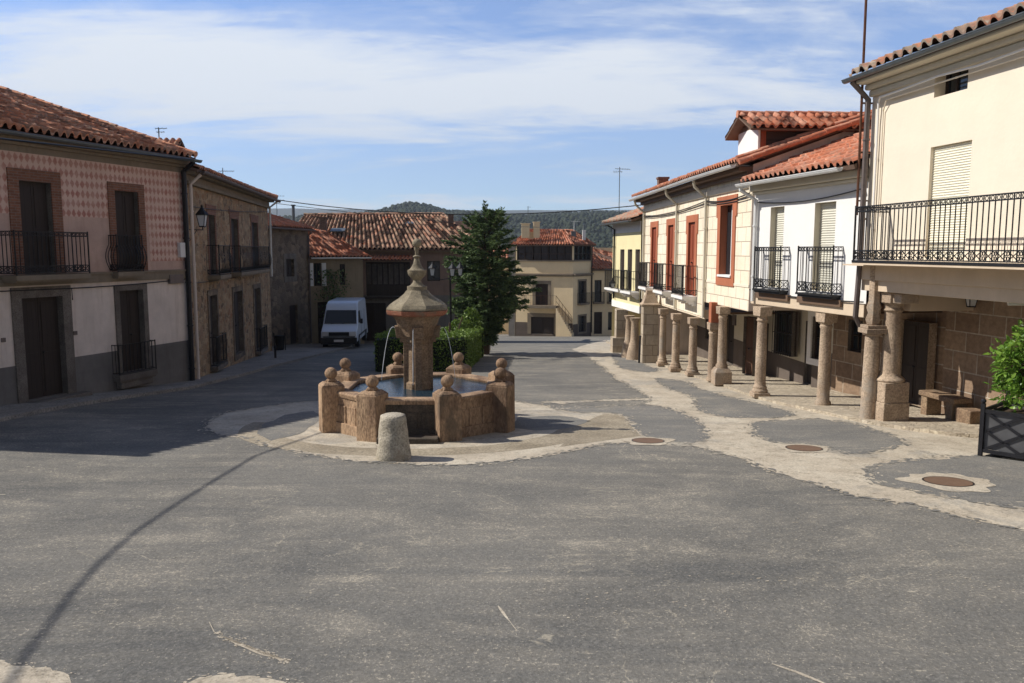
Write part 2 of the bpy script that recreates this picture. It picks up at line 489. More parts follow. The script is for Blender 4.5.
def balcony(F, s0, s1, zf, h, dep, parent, slab_mat, rail_mat=None, gap=.11, scroll=0, top_scroll=False, bulge=0, th=.12, brackets=True, o=0, r=.01):
    rail_mat = rail_mat or M['iron']
    mb = MB(); mb.fbox(F, s0, s1, zf - th, zf, o, o + dep)
    mb.fbox(F, s0 + .03, s1 - .03, zf - th - .05, zf - th, o, o + dep * .85)
    if brackets:
        for a in (s0 + .12, s1 - .12):
            for k in range(3): mb.fbox(F, a - .05, a + .05, zf - th - .05 - .06 * (k + 1), zf - th - .05 - .06 * k, o, o + dep * (.7 - .2 * k))
    slab = mb.build('balcony', slab_mat, parent)
    mb = MB(); n3 = Vector((F.n.x, F.n.y, 0)); d3 = Vector((F.d.x, F.d.y, 0)); q = o + dep - .03
    a, b, c, d = F.pt(s0 + .02, 0, o), F.pt(s0 + .02, 0, q), F.pt(s1 - .02, 0, q), F.pt(s1 - .02, 0, o)
    rail_panel(mb, b, c, zf, zf + h, gap, r, scroll, top_scroll, bulge, n3)
    rail_panel(mb, a, b, zf, zf + h, gap, r, scroll, top_scroll, bulge, -d3)
    rail_panel(mb, c, d, zf, zf + h, gap, r, scroll, top_scroll, bulge, d3)
    for p in (b, c): mb.cyl(p + Vector((0, 0, zf)), p + Vector((0, 0, zf + h + .03)), .018, seg=6)
    mb.build('railing', rail_mat, slab)
    return slab

def pipe(name, parent, pts, mat, r=.045, clamps=True):
    mb = MB(); mb.tube(pts, r, 8)
    if clamps:
        for p, q in zip(pts, pts[1:]):
            p = Vector(p); q = Vector(q); n = int((p - q).length / 1.3)
            for i in range(n):
                c = p.lerp(q, (i + .5) / n); d = (q - p).normalized(); mb.cyl(c - d * .02, c + d * .02, r * 1.3, seg=8)
    return mb.build(name, mat, parent, smooth=True)

def wire_pts(p, q, sag, n=14):
    p = Vector(p); q = Vector(q)
    return [p.lerp(q, i / n) - Vector((0, 0, sag * 4 * (i / n) * (1 - i / n))) for i in range(n + 1)]

def column_mb(mb, x, y, zb, zt, r, style='round', cap_d=None):
    H = zt - zb
    if style == 'round':
        mb.box((x, y, zb + .05), (r * 3.1, r * 3.1, .12))
        mb.lathe((x, y, zb + .11), [(r * 1.45, 0), (r * 1.5, .05), (r * 1.25, .10), (r * 1.3, .14), (r * 1.05, .19), (r * 1.03, .3), (r * 1.0, H * .45), (r * .9, H - .55),
                 (r * .88, H - .5), (r * 1.05, H - .48), (r * 1.05, H - .44), (r * .9, H - .43), (r * .92, H - .34), (r * 1.1, H - .26), (r * 1.15, H - .22)], 18)
    elif style == 'plain':
        mb.lathe((x, y, zb), [(r * 1.35, 0), (r * 1.35, .08), (r * 1.08, .13), (r * 1.05, .4), (r * 1.0, H * .5), (r * .92, H - .4), (r * 1.06, H - .36), (r * 1.06, H - .32), (r * .92, H - .30), (r * 1.1, H - .24)], 18)
# ------------------------------------------------------------------ material set
M = {}
M['asphalt'] = None
M['iron'] = m_simple('iron', (.02, .02, .022), .5, .3, bump=0)
M['dark_wood'] = m_wood('dark_wood', (.045, .028, .02), .12)
M['black_wood'] = m_wood('black_wood', (.042, .03, .024), .13)
M['brown_wood'] = m_wood('brown_wood', (.12, .06, .035), .15)
M['beam_wood'] = m_wood('beam_wood', (.16, .10, .065), .3, horiz=True)
M['soffit'] = m_simple('soffit', (.16, .10, .07), .9, bump=.2)
M['white_metal'] = m_simple('white_metal', (.72, .72, .7), .4, .0, var=.1)
M['zinc'] = m_simple('zinc', (.16, .18, .19), .45, .5, var=.2)
M['brown_metal'] = m_simple('brown_metal', (.16, .13, .12), .5, .2)
M['rusty'] = m_simple('rusty', (.16, .07, .04), .85, .3, var=.5, scale=12)
g = NT('glass'); g.base((.02, .025, .03)); g.set(Roughness=.08, Specular_IOR_Level=.6); M['glass'] = g.m
g = NT('curtain_glass'); g.base((.35, .34, .3)); g.set(Roughness=.2); M['pale_glass'] = g.m
M['plaster_cream'] = m_plaster('plaster_cream', (.80, .71, .57), .09, streak=.12)
M['plaster_white'] = m_plaster('plaster_white', (.82, .80, .77), .08, streak=.2)
M['plaster_yellow'] = m_plaster('plaster_yellow', (.82, .72, .42), .1, streak=.3)
M['plaster_old'] = m_plaster('plaster_old', (.80, .69, .60), .25, streak=.9)
M['plaster_grey'] = m_plaster('plaster_grey', (.20, .185, .17), .35, streak=.7)
M['plaster_beige'] = m_plaster('plaster_beige', (.88, .70, .44), .12, streak=.4)
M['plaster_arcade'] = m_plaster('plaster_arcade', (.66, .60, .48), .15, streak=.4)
M['plaster_beam'] = m_plaster('plaster_beam', (.66, .53, .39), .18, streak=.4)
M['plaster_plinth'] = m_plaster('plaster_plinth', (.15, .12, .10), .3)
M['cornice'] = m_plaster('cornice', (.27, .22, .16), .3, streak=.8)
M['shutter_cream'] = m_simple('shutter_cream', (.80, .76, .62), .5, var=.08, bump=0)
M['shutter_white'] = m_simple('shutter_white', (.66, .64, .55), .5, var=.08, bump=0)
M['granite'] = m_stone('granite', (.33, .24, .17), (.54, .42, .30), 2.0, .5, vein=(.34, .30, .25))
M['granite_shaded'] = m_stone('granite_shaded', (.16, .10, .065), (.34, .24, .15), 2.2, .6, vein=(.17, .15, .11))  # darker granite: shade on pillar, bench and block put into the colour
M['granite_fount'] = m_stone('granite_fount', (.15, .085, .052), (.56, .385, .24), 2.4, .8, vein=(.11, .085, .06), stretch=.4)
M['stone_grey'] = m_stone('stone_grey', (.32, .28, .21), (.60, .53, .42), 2.5, .8, vein=(.24, .20, .14))
M['stone_top'] = m_stone('stone_top', (.20, .165, .11), (.38, .32, .22), 4, .7, vein=(.10, .085, .06))
M['stone_red'] = m_stone('stone_red', (.30, .10, .06), (.42, .20, .12), 5, .5, vein=(.2, .16, .11))
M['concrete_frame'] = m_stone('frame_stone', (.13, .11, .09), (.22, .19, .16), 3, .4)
M['rubble'] = m_rubble('rubble', [(.26, .14, .07), (.42, .26, .13), (.14, .09, .055), (.52, .36, .21), (.30, .15, .08)], (.40, .31, .20), 3.6, 1.5)
M['rubble_grey'] = m_rubble('rubble_grey', [(.13, .095, .065), (.24, .18, .125), (.09, .07, .055), (.30, .23, .16)], (.19, .15, .11), 2.4, 1.3)
M['granite_blocks'] = m_bricks('granite_blocks', (.20, .13, .085), (.34, .24, .16), (.44, .37, .29), .72, .42, .016, dirt=.6)
M['pier_blocks'] = m_bricks('pier_blocks', (.42, .34, .25), (.5, .42, .32), (.25, .2, .15), .6, .42, .014, dirt=.4)
M['ashlar'] = m_bricks('ashlar', (.82, .71, .54), (.88, .79, .63), (.40, .31, .23), .66, .40, .013, dirt=.28, bump=.5)
M['brick_red'] = m_bricks('brick_red', (.20, .085, .05), (.27, .12, .07), (.24, .17, .13), .22, .065, .01)
M['brick_chimney'] = m_bricks('brick_chimney', (.13, .07, .045), (.19, .10, .07), (.25, .2, .16), .24, .07, .012)
M['red_paint'] = m_plaster('red_paint', (.48, .165, .085), .25, streak=.6)
M['tiles_old'] = m_tiles('tiles_old', [(.16, .08, .05), (.55, .21, .11), (.66, .30, .17), (.34, .14, .08), (.68, .38, .25), (.3, .17, .11), (.6, .22, .11)])
M['tiles_red'] = m_tiles('tiles_red', [(.36, .12, .065), (.54, .20, .11), (.44, .14, .07), (.60, .30, .20), (.38, .17, .11), (.52, .18, .10), (.34, .19, .14)])
M['tiles_stripe'] = m_tiles('tiles_stripe', [(.50, .17, .09), (.36, .24, .17), (.55, .30, .2), (.30, .22, .15), (.52, .22, .13)], alt=(.07, .045, .03))
M['tiles_grey'] = m_tiles('tiles_grey', [(.28, .21, .16), (.45, .16, .09), (.33, .28, .22), (.38, .30, .23), (.48, .22, .13), (.3, .24, .19)])
M['bush'] = None

def m_leaf(name, c1, c2, rough=.5, trans=.25):
    t = NT(name); gi = t.n('ShaderNodeNewGeometry'); v = t.tc('Object')
    f = t.math('ADD', t.math('MULTIPLY', gi.outputs['Random Per Island'], .6), t.math('MULTIPLY', t.noise(v, 1.3, 3), .5))
    col = t.ramp(f, [(.25, c1), (.85, c2)]); t.base(col); t.set(Roughness=rough)
    tr = t.n('ShaderNodeBsdfTranslucent'); t.l(col, tr.inputs[0])
    mx = t.n('ShaderNodeMixShader'); mx.inputs[0].default_value = trans
    t.l(t.b.outputs[0], mx.inputs[1]); t.l(tr.outputs[0], mx.inputs[2]); t.l(mx.outputs[0], t.out.inputs[0])
    return t.m
M['needles'] = m_leaf('needles', (.045, .085, .035), (.17, .24, .085), .6, .2)
M['hedge'] = m_leaf('hedge_leaf', (.08, .14, .025), (.22, .32, .06), .5, .25)
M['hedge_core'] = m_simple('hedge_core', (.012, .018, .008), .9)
M['shrub'] = m_leaf('shrub_leaf', (.09, .20, .025), (.24, .38, .06), .35, .35)
M['bark'] = m_simple('bark', (.09, .06, .04), .95, scale=9, bump=.6)
M['forest'] = m_leaf('forest', (.012, .022, .012), (.034, .044, .020), .9, 0)

# sgraffito: rows of little red and cream triangles
t = NT('sgraffito'); v = t.tc('UV'); sx = t.n('ShaderNodeSeparateXYZ'); t.l(v, sx.inputs[0])
wob = t.math('MULTIPLY', t.math('SUBTRACT', t.noise(v, 7, 5), .5), .07)
X = t.math('ADD', sx.outputs[0], wob); Z = t.math('ADD', sx.outputs[1], wob)
row = t.math('DIVIDE', Z, .125); half = 0.25
fu = t.math('FRACT', t.math('ADD', t.math('DIVIDE', X, .155), half)); fv = t.math('FRACT', row)
tri = t.math('MULTIPLY', t.math('ABSOLUTE', t.math('SUBTRACT', fu, .5)), 2.0)      # 0 centre .. 1 edge
odd = t.math('FLOORED_MODULO', t.math('FLOOR', row), 2.0); fv = t.math('ABSOLUTE', t.math('SUBTRACT', odd, fv))
dd = t.math('SUBTRACT', t.math('SUBTRACT', .92, fv), tri)                          # >0 inside the upright triangle
up_t = t.ramp(t.math('ADD', t.math('MULTIPLY', dd, 1.0), .5), [(.42, 0.0), (.60, 1.0)])
inn = t.ramp(t.math('ABSOLUTE', t.math('SUBTRACT', t.math('ABSOLUTE', dd), .22)), [(.05, 1.0), (.10, 0.0)])
m2 = t.mix(inn, up_t, t.math('SUBTRACT', 1.0, up_t)) if False else t.math('ABSOLUTE', t.math('SUBTRACT', up_t, t.math('MULTIPLY', inn, .12)))
wear = t.ramp(t.noise(v, 2.2, 7, .75), [(.36, 1.0), (.62, .5)])
big = t.ramp(t.noise(v, .8, 4), [(.3, 0.0), (.7, 1.0)])
red = t.mix(big, (.38, .14, .105), (.42, .18, .135)); crm = t.mix(big, (.72, .52, .42), (.60, .42, .33))
t.base(t.mix(t.math('MULTIPLY', m2, wear), crm, red))
t.bump(t.noise(v, 30, 4), .3, .006); M['sgraffito'] = t.m
M['plaster_pink'] = m_plaster('plaster_pink', (.60, .42, .34), .25, streak=.8)

# asphalt
def asphalt(name, ca, cb, dust_lo=.47, dustc=(.40, .355, .28), gk=.3, dots=1.0):
    t = NT(name); v = t.tc('Object')
    big = t.noise(v, .16, 5, .6, 1.2); mid = t.noise(v, 1.1, 7, .72, .4); fine = t.noise(v, 42, 3, .75); grit = t.noise(v, 17, 6, .8)
    st = t.noise(t.tc('Object', (.22, .8, 1)), .9, 9, .74, 1.4)
    col = t.mix(t.ramp(big, [(.38, 0.0), (.62, 1.0)]), ca, cb)
    dust = t.math('MULTIPLY', t.ramp(st, [(dust_lo - .06, 0.05), (dust_lo + .16, 1.0)]), t.ramp(mid, [(.36, .25), (.62, 1.0)]))
    vs = t.n('ShaderNodeTexVoronoi', feature='F1'); vs.inputs['Scale'].default_value = 48; t.l(v, vs.inputs['Vector'])
    sp = t.n('ShaderNodeSeparateColor'); t.l(vs.outputs['Color'], sp.inputs[0])
    col = t.mix(t.math('MULTIPLY', sp.outputs[0], .38), col, t.mix(sp.outputs[1], (.05, .05, .05), (.30, .28, .25)))
    dot = t.ramp(t.math('ADD', t.noise(v, 34, 3, .75), t.math('MULTIPLY', dust, .11)), [(.635, 0.0), (.70, 1.0)])
    dot2 = t.ramp(t.math('ADD', t.noise(v, 9, 6, .8, .5), t.math('MULTIPLY', dust, .10)), [(.665, 0.0), (.70, .8)])
    col = t.mix(gk, col, t.ramp(grit, [(.32, .25), (.68, .78)]), 'OVERLAY')
    col = t.mix(.35, col, t.ramp(fine, [(.3, .2), (.7, .8)]), 'OVERLAY')
    col = t.mix(t.math('MULTIPLY', dust, .34), col, dustc)
    col = t.mix(t.math('MULTIPLY', t.math('MAXIMUM', dot, dot2), .75 * dots), col, mul(dustc, 1.15))
    ch = t.n('ShaderNodeTexVoronoi', feature='F1'); ch.inputs['Scale'].default_value = 1.7; t.l(t.tc('Object', (.8, 2.2, 1)), ch.inputs['Vector'])
    chs = t.n('ShaderNodeSeparateColor'); t.l(ch.outputs['Color'], chs.inputs[0])
    chip = t.math('MULTIPLY', t.ramp(t.math('ADD', ch.outputs['Distance'], t.math('MULTIPLY', t.noise(v, 6, 5, .7), .22)), [(.155, 1.0), (.18, 0.0)]), t.math('GREATER_THAN', chs.outputs[0], .72))
    col = t.mix(t.math('MULTIPLY', chip, .8), col, (.46, .41, .32))
    for sc, lo in ((.33, .5), (.9, .56)):
        cr = t.noise(v, sc, 7, .62, .8); crk = t.ramp(t.math('ABSOLUTE', t.math('SUBTRACT', cr, .5)), [(.0, .7), (.0035, 0.0)])
        col = t.mix(t.math('MULTIPLY', crk, t.ramp(mid, [(lo, 0.0), (lo + .06, 1.0)])), col, (.44, .39, .30) if sc < .5 else (.05, .048, .045))
    t.base(col); t.set(Roughness=.9, Specular_IOR_Level=.2)
    t.bump(t.math('ADD', fine, t.math('MULTIPLY', grit, 1.2)), .6, .012)
    return t.m
M['asphalt'] = asphalt('asphalt', (.104, .103, .097), (.168, .161, .144), .44)
M['asphalt_patch'] = asphalt('asphalt_patch', (.135, .135, .130), (.185, .180, .166), .46, gk=.25, dots=.9)

# sandy concrete strips
t = NT('sandy_concrete'); v = t.tc('Object'); a = t.noise(v, 1.1, 7, .7); b = t.noise(v, 30, 4, .7); c = t.noise(v, 5, 6, .7); d = t.noise(v, .45, 7, .7, .8)
col = t.ramp(a, [(.3, (.37, .315, .24)), (.5, (.48, .415, .32)), (.62, (.53, .47, .37)), (.78, (.60, .54, .43))])
col = t.mix(t.ramp(c, [(.52, 0.0), (.68, .65)]), col, (.27, .235, .18))
col = t.mix(t.ramp(d, [(.54, 0.0), (.60, .55)]), col, (.27, .255, .225))
col = t.mix(.5, col, t.ramp(b, [(.3, .25), (.7, .75)]), 'OVERLAY')
for sc, k in ((.5, .75), (1.3, .5)):
    cr = t.noise(v, sc, 7, .62, .9); col = t.mix(t.math('MULTIPLY', t.ramp(t.math('ABSOLUTE', t.math('SUBTRACT', cr, .5)), [(.0, k), (.004, 0.0)]), t.ramp(c, [(.42, 0.0), (.5, 1.0)])), col, (.13, .105, .075))
t.base(col); t.bump(t.math('ADD', b, c), .6, .015); M['sandy'] = t.m
M['slab_worn'] = m_stone('slab_worn', (.26, .215, .15), (.40, .34, .25), 1.6, .4)
M['sidewalk'] = m_stone('sidewalk', (.22, .20, .175), (.33, .30, .26), 1.4, .3)
M['cobble'] = m_rubble('cobble', [(.42, .35, .26), (.55, .47, .35), (.36, .30, .23), (.60, .52, .40)], (.46, .39, .29), 7, 1.0)
# ------------------------------------------------------------------ a few more materials
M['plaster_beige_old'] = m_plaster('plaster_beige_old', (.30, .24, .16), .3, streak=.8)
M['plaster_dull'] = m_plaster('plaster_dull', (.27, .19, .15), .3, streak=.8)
M['red_door'] = m_wood('red_door', (.30, .07, .03), .2)
M['brown_dark'] = m_wood('brown_dark', (.06, .03, .02), .25, horiz=True)
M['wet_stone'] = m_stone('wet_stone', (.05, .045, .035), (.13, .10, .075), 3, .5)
t = NT('water'); v = t.tc('Object'); t.base((.012, .035, .055)); t.set(Roughness=.1, Specular_IOR_Level=.5); t.bump(t.noise(v, 9, 4, .6), .5, .03); M['water'] = t.m
t = NT('jet'); t.base((.85, .9, .95)); t.set(Roughness=.2, Alpha=.75); M['jet'] = t.m
t = NT('van_white'); t.base((.62, .68, .76)); t.set(Roughness=.3, Specular_IOR_Level=.5); t.b.inputs['Coat Weight'].default_value = .3; M['van_white'] = t.m
t = NT('headlamp'); t.base((.5, .5, .5)); t.set(Roughness=.1, Specular_IOR_Level=.8); M['headlamp'] = t.m
M['tyre'] = m_simple('tyre', (.025, .025, .025), .8, bump=0)
M['iron_sheen'] = m_simple('iron_sheen', (.03, .03, .035), .35, .4, bump=0)
M['planter_panel'] = m_simple('planter_panel', (.12, .12, .125), .4, .3, bump=0)
t = NT('lid'); v = t.tc('Object'); br = t.n('ShaderNodeTexChecker'); br.inputs['Scale'].default_value = 14; t.l(v, br.inputs['Vector'])
t.base(t.mix(t.noise(v, 6, 5, .7), (.12, .07, .045), (.22, .14, .09))); t.bump(br.outputs['Fac'], .8, .01); t.set(Roughness=.7); M['lid'] = t.m
t = NT('hill'); v = t.tc('Object'); a = t.noise(v, .012, 6, .65); b = t.noise(v, .09, 6, .75)
col = t.mix(t.ramp(b, [(.4, 0.0), (.6, 1.0)]), (.018, .030, .014), (.045, .055, .024)); col = t.mix(t.ramp(a, [(.55, 0.0), (.7, .6)]), col, (.09, .085, .045))
t.base(col); t.bump(b, 1, 3); M['hill'] = t.m
# ------------------------------------------------------------------ sky, sun, camera
SUN_EL = R(41.5); SUN_AZ = (-1.0, 0.12)          # direction towards the sun, on plan
sa = Vector((SUN_AZ[0], SUN_AZ[1])).normalized()
SUND = Vector((sa.x * math.cos(SUN_EL), sa.y * math.cos(SUN_EL), math.sin(SUN_EL)))
w = bpy.data.worlds.new('World'); scene.world = w; w.use_nodes = True
nt = w.node_tree; nt.nodes.clear()
def wn(typ, **k):
    x = nt.nodes.new(typ)
    for a, b in k.items(): setattr(x, a, b)
    return x
out = wn('ShaderNodeOutputWorld'); bg = wn('ShaderNodeBackground'); nt.links.new(bg.outputs[0], out.inputs[0])
sky = wn('ShaderNodeTexSky', sky_type='NISHITA'); sky.sun_disc = False
sky.sun_elevation = SUN_EL; sky.sun_rotation = math.atan2(sa.x, sa.y) % (2 * math.pi)
sky.altitude = 900; sky.air_density = 1.0; sky.dust_density = .25; sky.ozone_density = 2.5
tcw = wn('ShaderNodeTexCoord'); sp = wn('ShaderNodeSeparateXYZ'); nt.links.new(tcw.outputs['Generated'], sp.inputs[0])
def wm(op, a, b=0.0, c=None):
    x = wn('ShaderNodeMath', operation=op)
    for i, q in enumerate((a, b) if c is None else (a, b, c)):
        if isinstance(q, (int, float)): x.inputs[i].default_value = q
        else: nt.links.new(q, x.inputs[i])
    return x.outputs[0]
def wramp(f, stops):
    x = wn('ShaderNodeValToRGB'); e = x.color_ramp.elements
    while len(e) < len(stops): e.new(.5)
    for i, (p, c) in enumerate(stops):
        e[i].position = p; e[i].color = (c, c, c, 1)
    nt.links.new(f, x.inputs[0]); return x.outputs[0]
zz = wm('ADD', wm('MAXIMUM', sp.outputs[2], 0.0), .16)
px_ = wm('DIVIDE', sp.outputs[0], zz); py_ = wm('DIVIDE', sp.outputs[1], zz)
cb = wn('ShaderNodeCombineXYZ'); nt.links.new(px_, cb.inputs[0]); nt.links.new(py_, cb.inputs[1])
def wnoise(scale, detail, rough, mscale=(1, 1, 1), loc=(0, 0, 0), rot=0, dist=0):
    mp = wn('ShaderNodeMapping'); mp.inputs['Scale'].default_value = mscale; mp.inputs['Location'].default_value = loc; mp.inputs['Rotation'].default_value = (0, 0, rot)
    nt.links.new(cb.outputs[0], mp.inputs[0])
    x = wn('ShaderNodeTexNoise'); x.inputs['Scale'].default_value = scale; x.inputs['Detail'].default_value = detail
    x.inputs['Roughness'].default_value = rough; x.inputs['Distortion'].default_value = dist
    nt.links.new(mp.outputs[0], x.inputs['Vector']); return x.outputs['Fac']
# one broad bank of cirrus with a fibrous edge, plus thin veils
def blob(cx, cy, rx, ry):
    a = wm('DIVIDE', wm('SUBTRACT', px_, cx), rx); b = wm('DIVIDE', wm('SUBTRACT', py_, cy), ry)
    return wm('MAXIMUM', wm('SUBTRACT', 1.0, wm('SQRT', wm('ADD', wm('MULTIPLY', a, a), wm('MULTIPLY', b, b)))), -1.0)
CLOUDS = [(-.55, 3.0, 1.25, .9, 1.2), (-1.35, 2.5, 1.1, .6, 1.0), (.45, 2.7, 1.0, .6, .7), (1.2, 2.7, 1.3, .6, .5), (-.2, 4.5, 1.9, .45, .6), (.9, 3.9, 1.0, .3, .4)]
acc = None
for cx, cy, rx, ry, k in CLOUDS:
    q = wm('MULTIPLY', wm('MAXIMUM', blob(cx, cy, rx, ry), 0.0), k)
    acc = q if acc is None else wm('ADD', acc, q)
n1 = wnoise(1.25, 9, .62, (.6, 1.3, 1), (3, 1, 0), R(18), .7); n2 = wnoise(3.0, 8, .6, (.35, 1.3, 1), (1, 5, 0), R(28), .9)
n3_ = wnoise(2.2, 10, .68, (.8, 1.6, 1), (7, 2, 0), R(-12), 1.6)
f = wm('ADD', wm('MULTIPLY', acc, 1.05), wm('ADD', wm('SUBTRACT', wm('MULTIPLY', wm('SUBTRACT', n1, .5), 2.5), .16), wm('ADD', wm('MULTIPLY', wm('SUBTRACT', n2, .5), .9), wm('MULTIPLY', wm('SUBTRACT', n3_, .5), .9))))
cl = wramp(f, [(.0, .06), (.22, .26), (.5, .72), (.85, .98)])
north = wn('ShaderNodeMapRange'); north.inputs['From Min'].default_value = -.1; north.inputs['From Max'].default_value = .7; north.inputs['To Min'].default_value = .12; nt.links.new(sp.outputs[1], north.inputs['Value'])
cl = wm('MULTIPLY', cl, north.outputs[0])
mx = wn('ShaderNodeMix', data_type='RGBA'); nt.links.new(cl, mx.inputs[0])
tint = wn('ShaderNodeMix', data_type='RGBA', blend_type='MULTIPLY'); tint.inputs[0].default_value = 1
nt.links.new(sky.outputs[0], tint.inputs[6]); tint.inputs[7].default_value = (1.08, 1.28, 1.62, 1)
nt.links.new(tint.outputs[2], mx.inputs[6]); mx.inputs[7].default_value = (8.3, 8.8, 9.4, 1)
m3 = wn('ShaderNodeMix', data_type='RGBA'); nt.links.new(wm('MULTIPLY', wm('SUBTRACT', 1.0, north.outputs[0]), .85), m3.inputs[0])
nt.links.new(mx.outputs[2], m3.inputs[6]); nn3 = wn('ShaderNodeCombineXYZ'); zf_ = wm('SUBTRACT', 1.0, wm('MULTIPLY', wm('MAXIMUM', sp.outputs[2], 0.0), .8)); [nt.links.new(wm('MULTIPLY', zf_, k_), nn3.inputs[i_]) for i_, k_ in enumerate((2.6, 2.45, 2.3))]; nt.links.new(nn3.outputs[0], m3.inputs[7]); nt.links.new(m3.outputs[2], bg.inputs[0]); bg.inputs[1].default_value = .088

sun = bpy.data.lights.new('sun', 'SUN'); sun.energy = 4.7; sun.angle = R(.53); sun.color = (1, .95, .87)
so = bpy.data.objects.new('sun', sun); COL.objects.link(so); so.rotation_euler = SUND.to_track_quat('Z', 'Y').to_euler(); so.location = (-40, 5, 40)
cam = bpy.data.cameras.new('camera'); co = bpy.data.objects.new('camera', cam); COL.objects.link(co)
cam.sensor_width = 36; cam.lens = 36 * FPX / 1024; cam.clip_end = 12000; cam.clip_start = .1
co.location = (0, 0, CAM_H); co.rotation_euler = (math.pi / 2 - PITCH, 0, 0); scene.camera = co
scene.view_settings.view_transform = 'Standard'; scene.view_settings.look = 'None'; scene.view_settings.exposure = 0.3; scene.view_settings.gamma = 1
scene.cycles.use_denoising = True
scene.cycles.max_bounces = 6

# ------------------------------------------------------------------ ground
def jag(pts, amp=.05, step=.35, seed=1, closed=True):
    """world outline with a frayed edge"""
    out = []; n = len(pts)
    for i in range(n if closed else n - 1):
        a, b = pts[i], pts[(i + 1) % n]; L = (b - a).length; k = max(1, int(L / step)); nr = Vector((-(b - a).y, (b - a).x, 0))
        nr = nr.normalized() if nr.length > 0 else nr
        for j in range(k):
            p = a.lerp(b, j / k)
            w_ = amp * (noise.noise(Vector((p.x * .8, p.y * .8, seed))) * 2.2 + noise.noise(Vector((p.x * 3, p.y * 3, seed))) * 1.5 + noise.noise(Vector((p.x * 11, p.y * 11, seed))) * .8)
            out.append(p + nr * (w_ if j else w_ * .5))
    return out

def smooth_poly(pts, it=2):
    for _ in range(it):
        o = []
        for i in range(len(pts)):
            a, b = pts[i], pts[(i + 1) % len(pts)]
            o += [a.lerp(b, .22), a.lerp(b, .78)]
        pts = o
    return pts

def sheet(name, pts, lift, mat, depth=0.0):
    mb = MB(); bm = mb.bm
    f = bm.faces.new([bm.verts.new((p.x, p.y, 0)) for p in pts])
    if f.normal.z < 0 or True:
        bm.normal_update()
        if f.normal.z < 0: f.normal_flip()
    if depth:
        r = bmesh.ops.extrude_face_region(bm, geom=[f]); vs = [e for e in r['geom'] if isinstance(e, bmesh.types.BMVert)]
        for v in vs: v.co.z += depth
    bmesh.ops.triangulate(bm, faces=bm.faces[:])
    bmesh.ops.bisect_plane(bm, geom=bm.verts[:] + bm.edges[:] + bm.faces[:], plane_co=(0, 44, 0), plane_no=(0, 1, 0))
    for v in bm.verts: v.co.z += gz(v.co.y) + lift - depth
    return structure(mb.build(name, mat))

mb = MB()
ys = [-70, -40, -10, 0, 5, 10, 15, 20, 30, 44, 50, 60, 70, 80, 95, 110]; xs = [-160, -100, -60, -30, -15, -5, 0, 5, 15, 30, 60, 100, 160]
gv = [[mb.bm.verts.new((x, y, gz(y))) for x in xs] for y in ys]
for j in range(len(ys) - 1):
    for i in range(len(xs) - 1): mb.bm.faces.new((gv[j][i], gv[j][i + 1], gv[j + 1][i + 1], gv[j + 1][i]))
structure(mb.build('ground', M['asphalt']))

def gp(l): return [G(u, v) for u, v in l]
conc = gp([(205, 428), (211, 419), (232, 411), (262, 407), (300, 402), (350, 399), (400, 396), (470, 396), (505, 400), (545, 405), (560, 409), (600, 407), (645, 405), (651, 400), (600, 401), (560, 404), (541, 402), (560, 400.5), (600, 400), (648, 398),
           (639, 391), (619, 380), (601, 366), (587, 355), (572, 350), (585, 345), (606, 340), (640, 340), (641, 352), (662, 365), (711, 381), (757, 397), (804, 408), (867, 422), (950, 433), (1024, 440), (1120, 450), (1300, 560),
           (1120, 548), (1024, 530), (968, 518), (922, 506), (850, 494), (814, 483), (773, 473), (741, 458), (709, 448), (660, 444), (623, 443), (590, 447), (560, 452), (520, 459), (470, 464), (420, 465), (360, 462), (300, 453), (262, 444), (232, 436), (212, 431)])
sheet('pavement_strip', jag(conc, .07, .12, 3), .0015, M['sandy'])
isl = [
 [(541, 407), (600, 405), (655, 405), (678, 410), (697, 420), (708, 432), (708, 441), (692, 444), (669, 443), (648, 437), (636, 428), (625, 416), (612, 413), (575, 413)],
 [(651, 378), (682, 380), (712, 393), (757, 403), (800, 415), (777, 418.5), (719, 418), (696, 407), (687, 394), (666, 387)],
 [(608, 354), (624, 357), (644, 364), (660, 371), (646, 373), (619, 368)],
 [(743, 424), (780, 420), (814, 418), (850, 423), (913, 441), (886, 450), (854, 455), (832, 450), (827, 446), (787, 445), (759, 439)],
 [(861, 472), (895, 461), (935, 457), (990, 455), (1060, 462), (1150, 480), (1170, 520), (1024, 511), (960, 500), (915, 490), (880, 484)],
]
for k, l in enumerate(isl): sheet('road_patch', jag(smooth_poly(gp(l), 1), .09, .09, 11 + k), .003, M['asphalt_patch'])
# bright rims of the platform round the fountain, then its worn slabs
FC = Vector((-1.87, 16.05, 0))
def ring(name, a0, a1, r0, r1, lift, mat, c=FC, e=(1, 1)):
    n = 40; P = [c + Vector((math.cos(a0 + (a1 - a0) * i / n) * r1 * e[0], math.sin(a0 + (a1 - a0) * i / n) * r1 * e[1], 0)) for i in range(n + 1)]
    Q = [c + Vector((math.cos(a0 + (a1 - a0) * i / n) * r0 * e[0], math.sin(a0 + (a1 - a0) * i / n) * r0 * e[1], 0)) for i in range(n + 1)]
    return sheet(name, jag(P + Q[::-1], .03, .3, 5), lift, mat)
ring('pavement_ring', R(172), R(372), 2.55, 3.2, .003, M['slab_worn'], e=(1.12, 1))
sheet('pavement_corner', jag(gp([(588, 421), (604, 414), (621, 414), (641, 436), (600, 441), (560, 447), (575, 433)]), .03, .3, 8), .0045, M['slab_worn'])
sheet('road_patch', jag(gp([(262, 425), (285, 415), (312, 411), (322, 418), (300, 434), (272, 441), (258, 434)]), .05, .25, 9), .0045, M['asphalt_patch'])
sheet('road_patch', jag(gp([(520, 417), (560, 416), (592, 421), (570, 428), (535, 431), (512, 428)]), .05, .25, 9), .0045, M['asphalt_patch'])
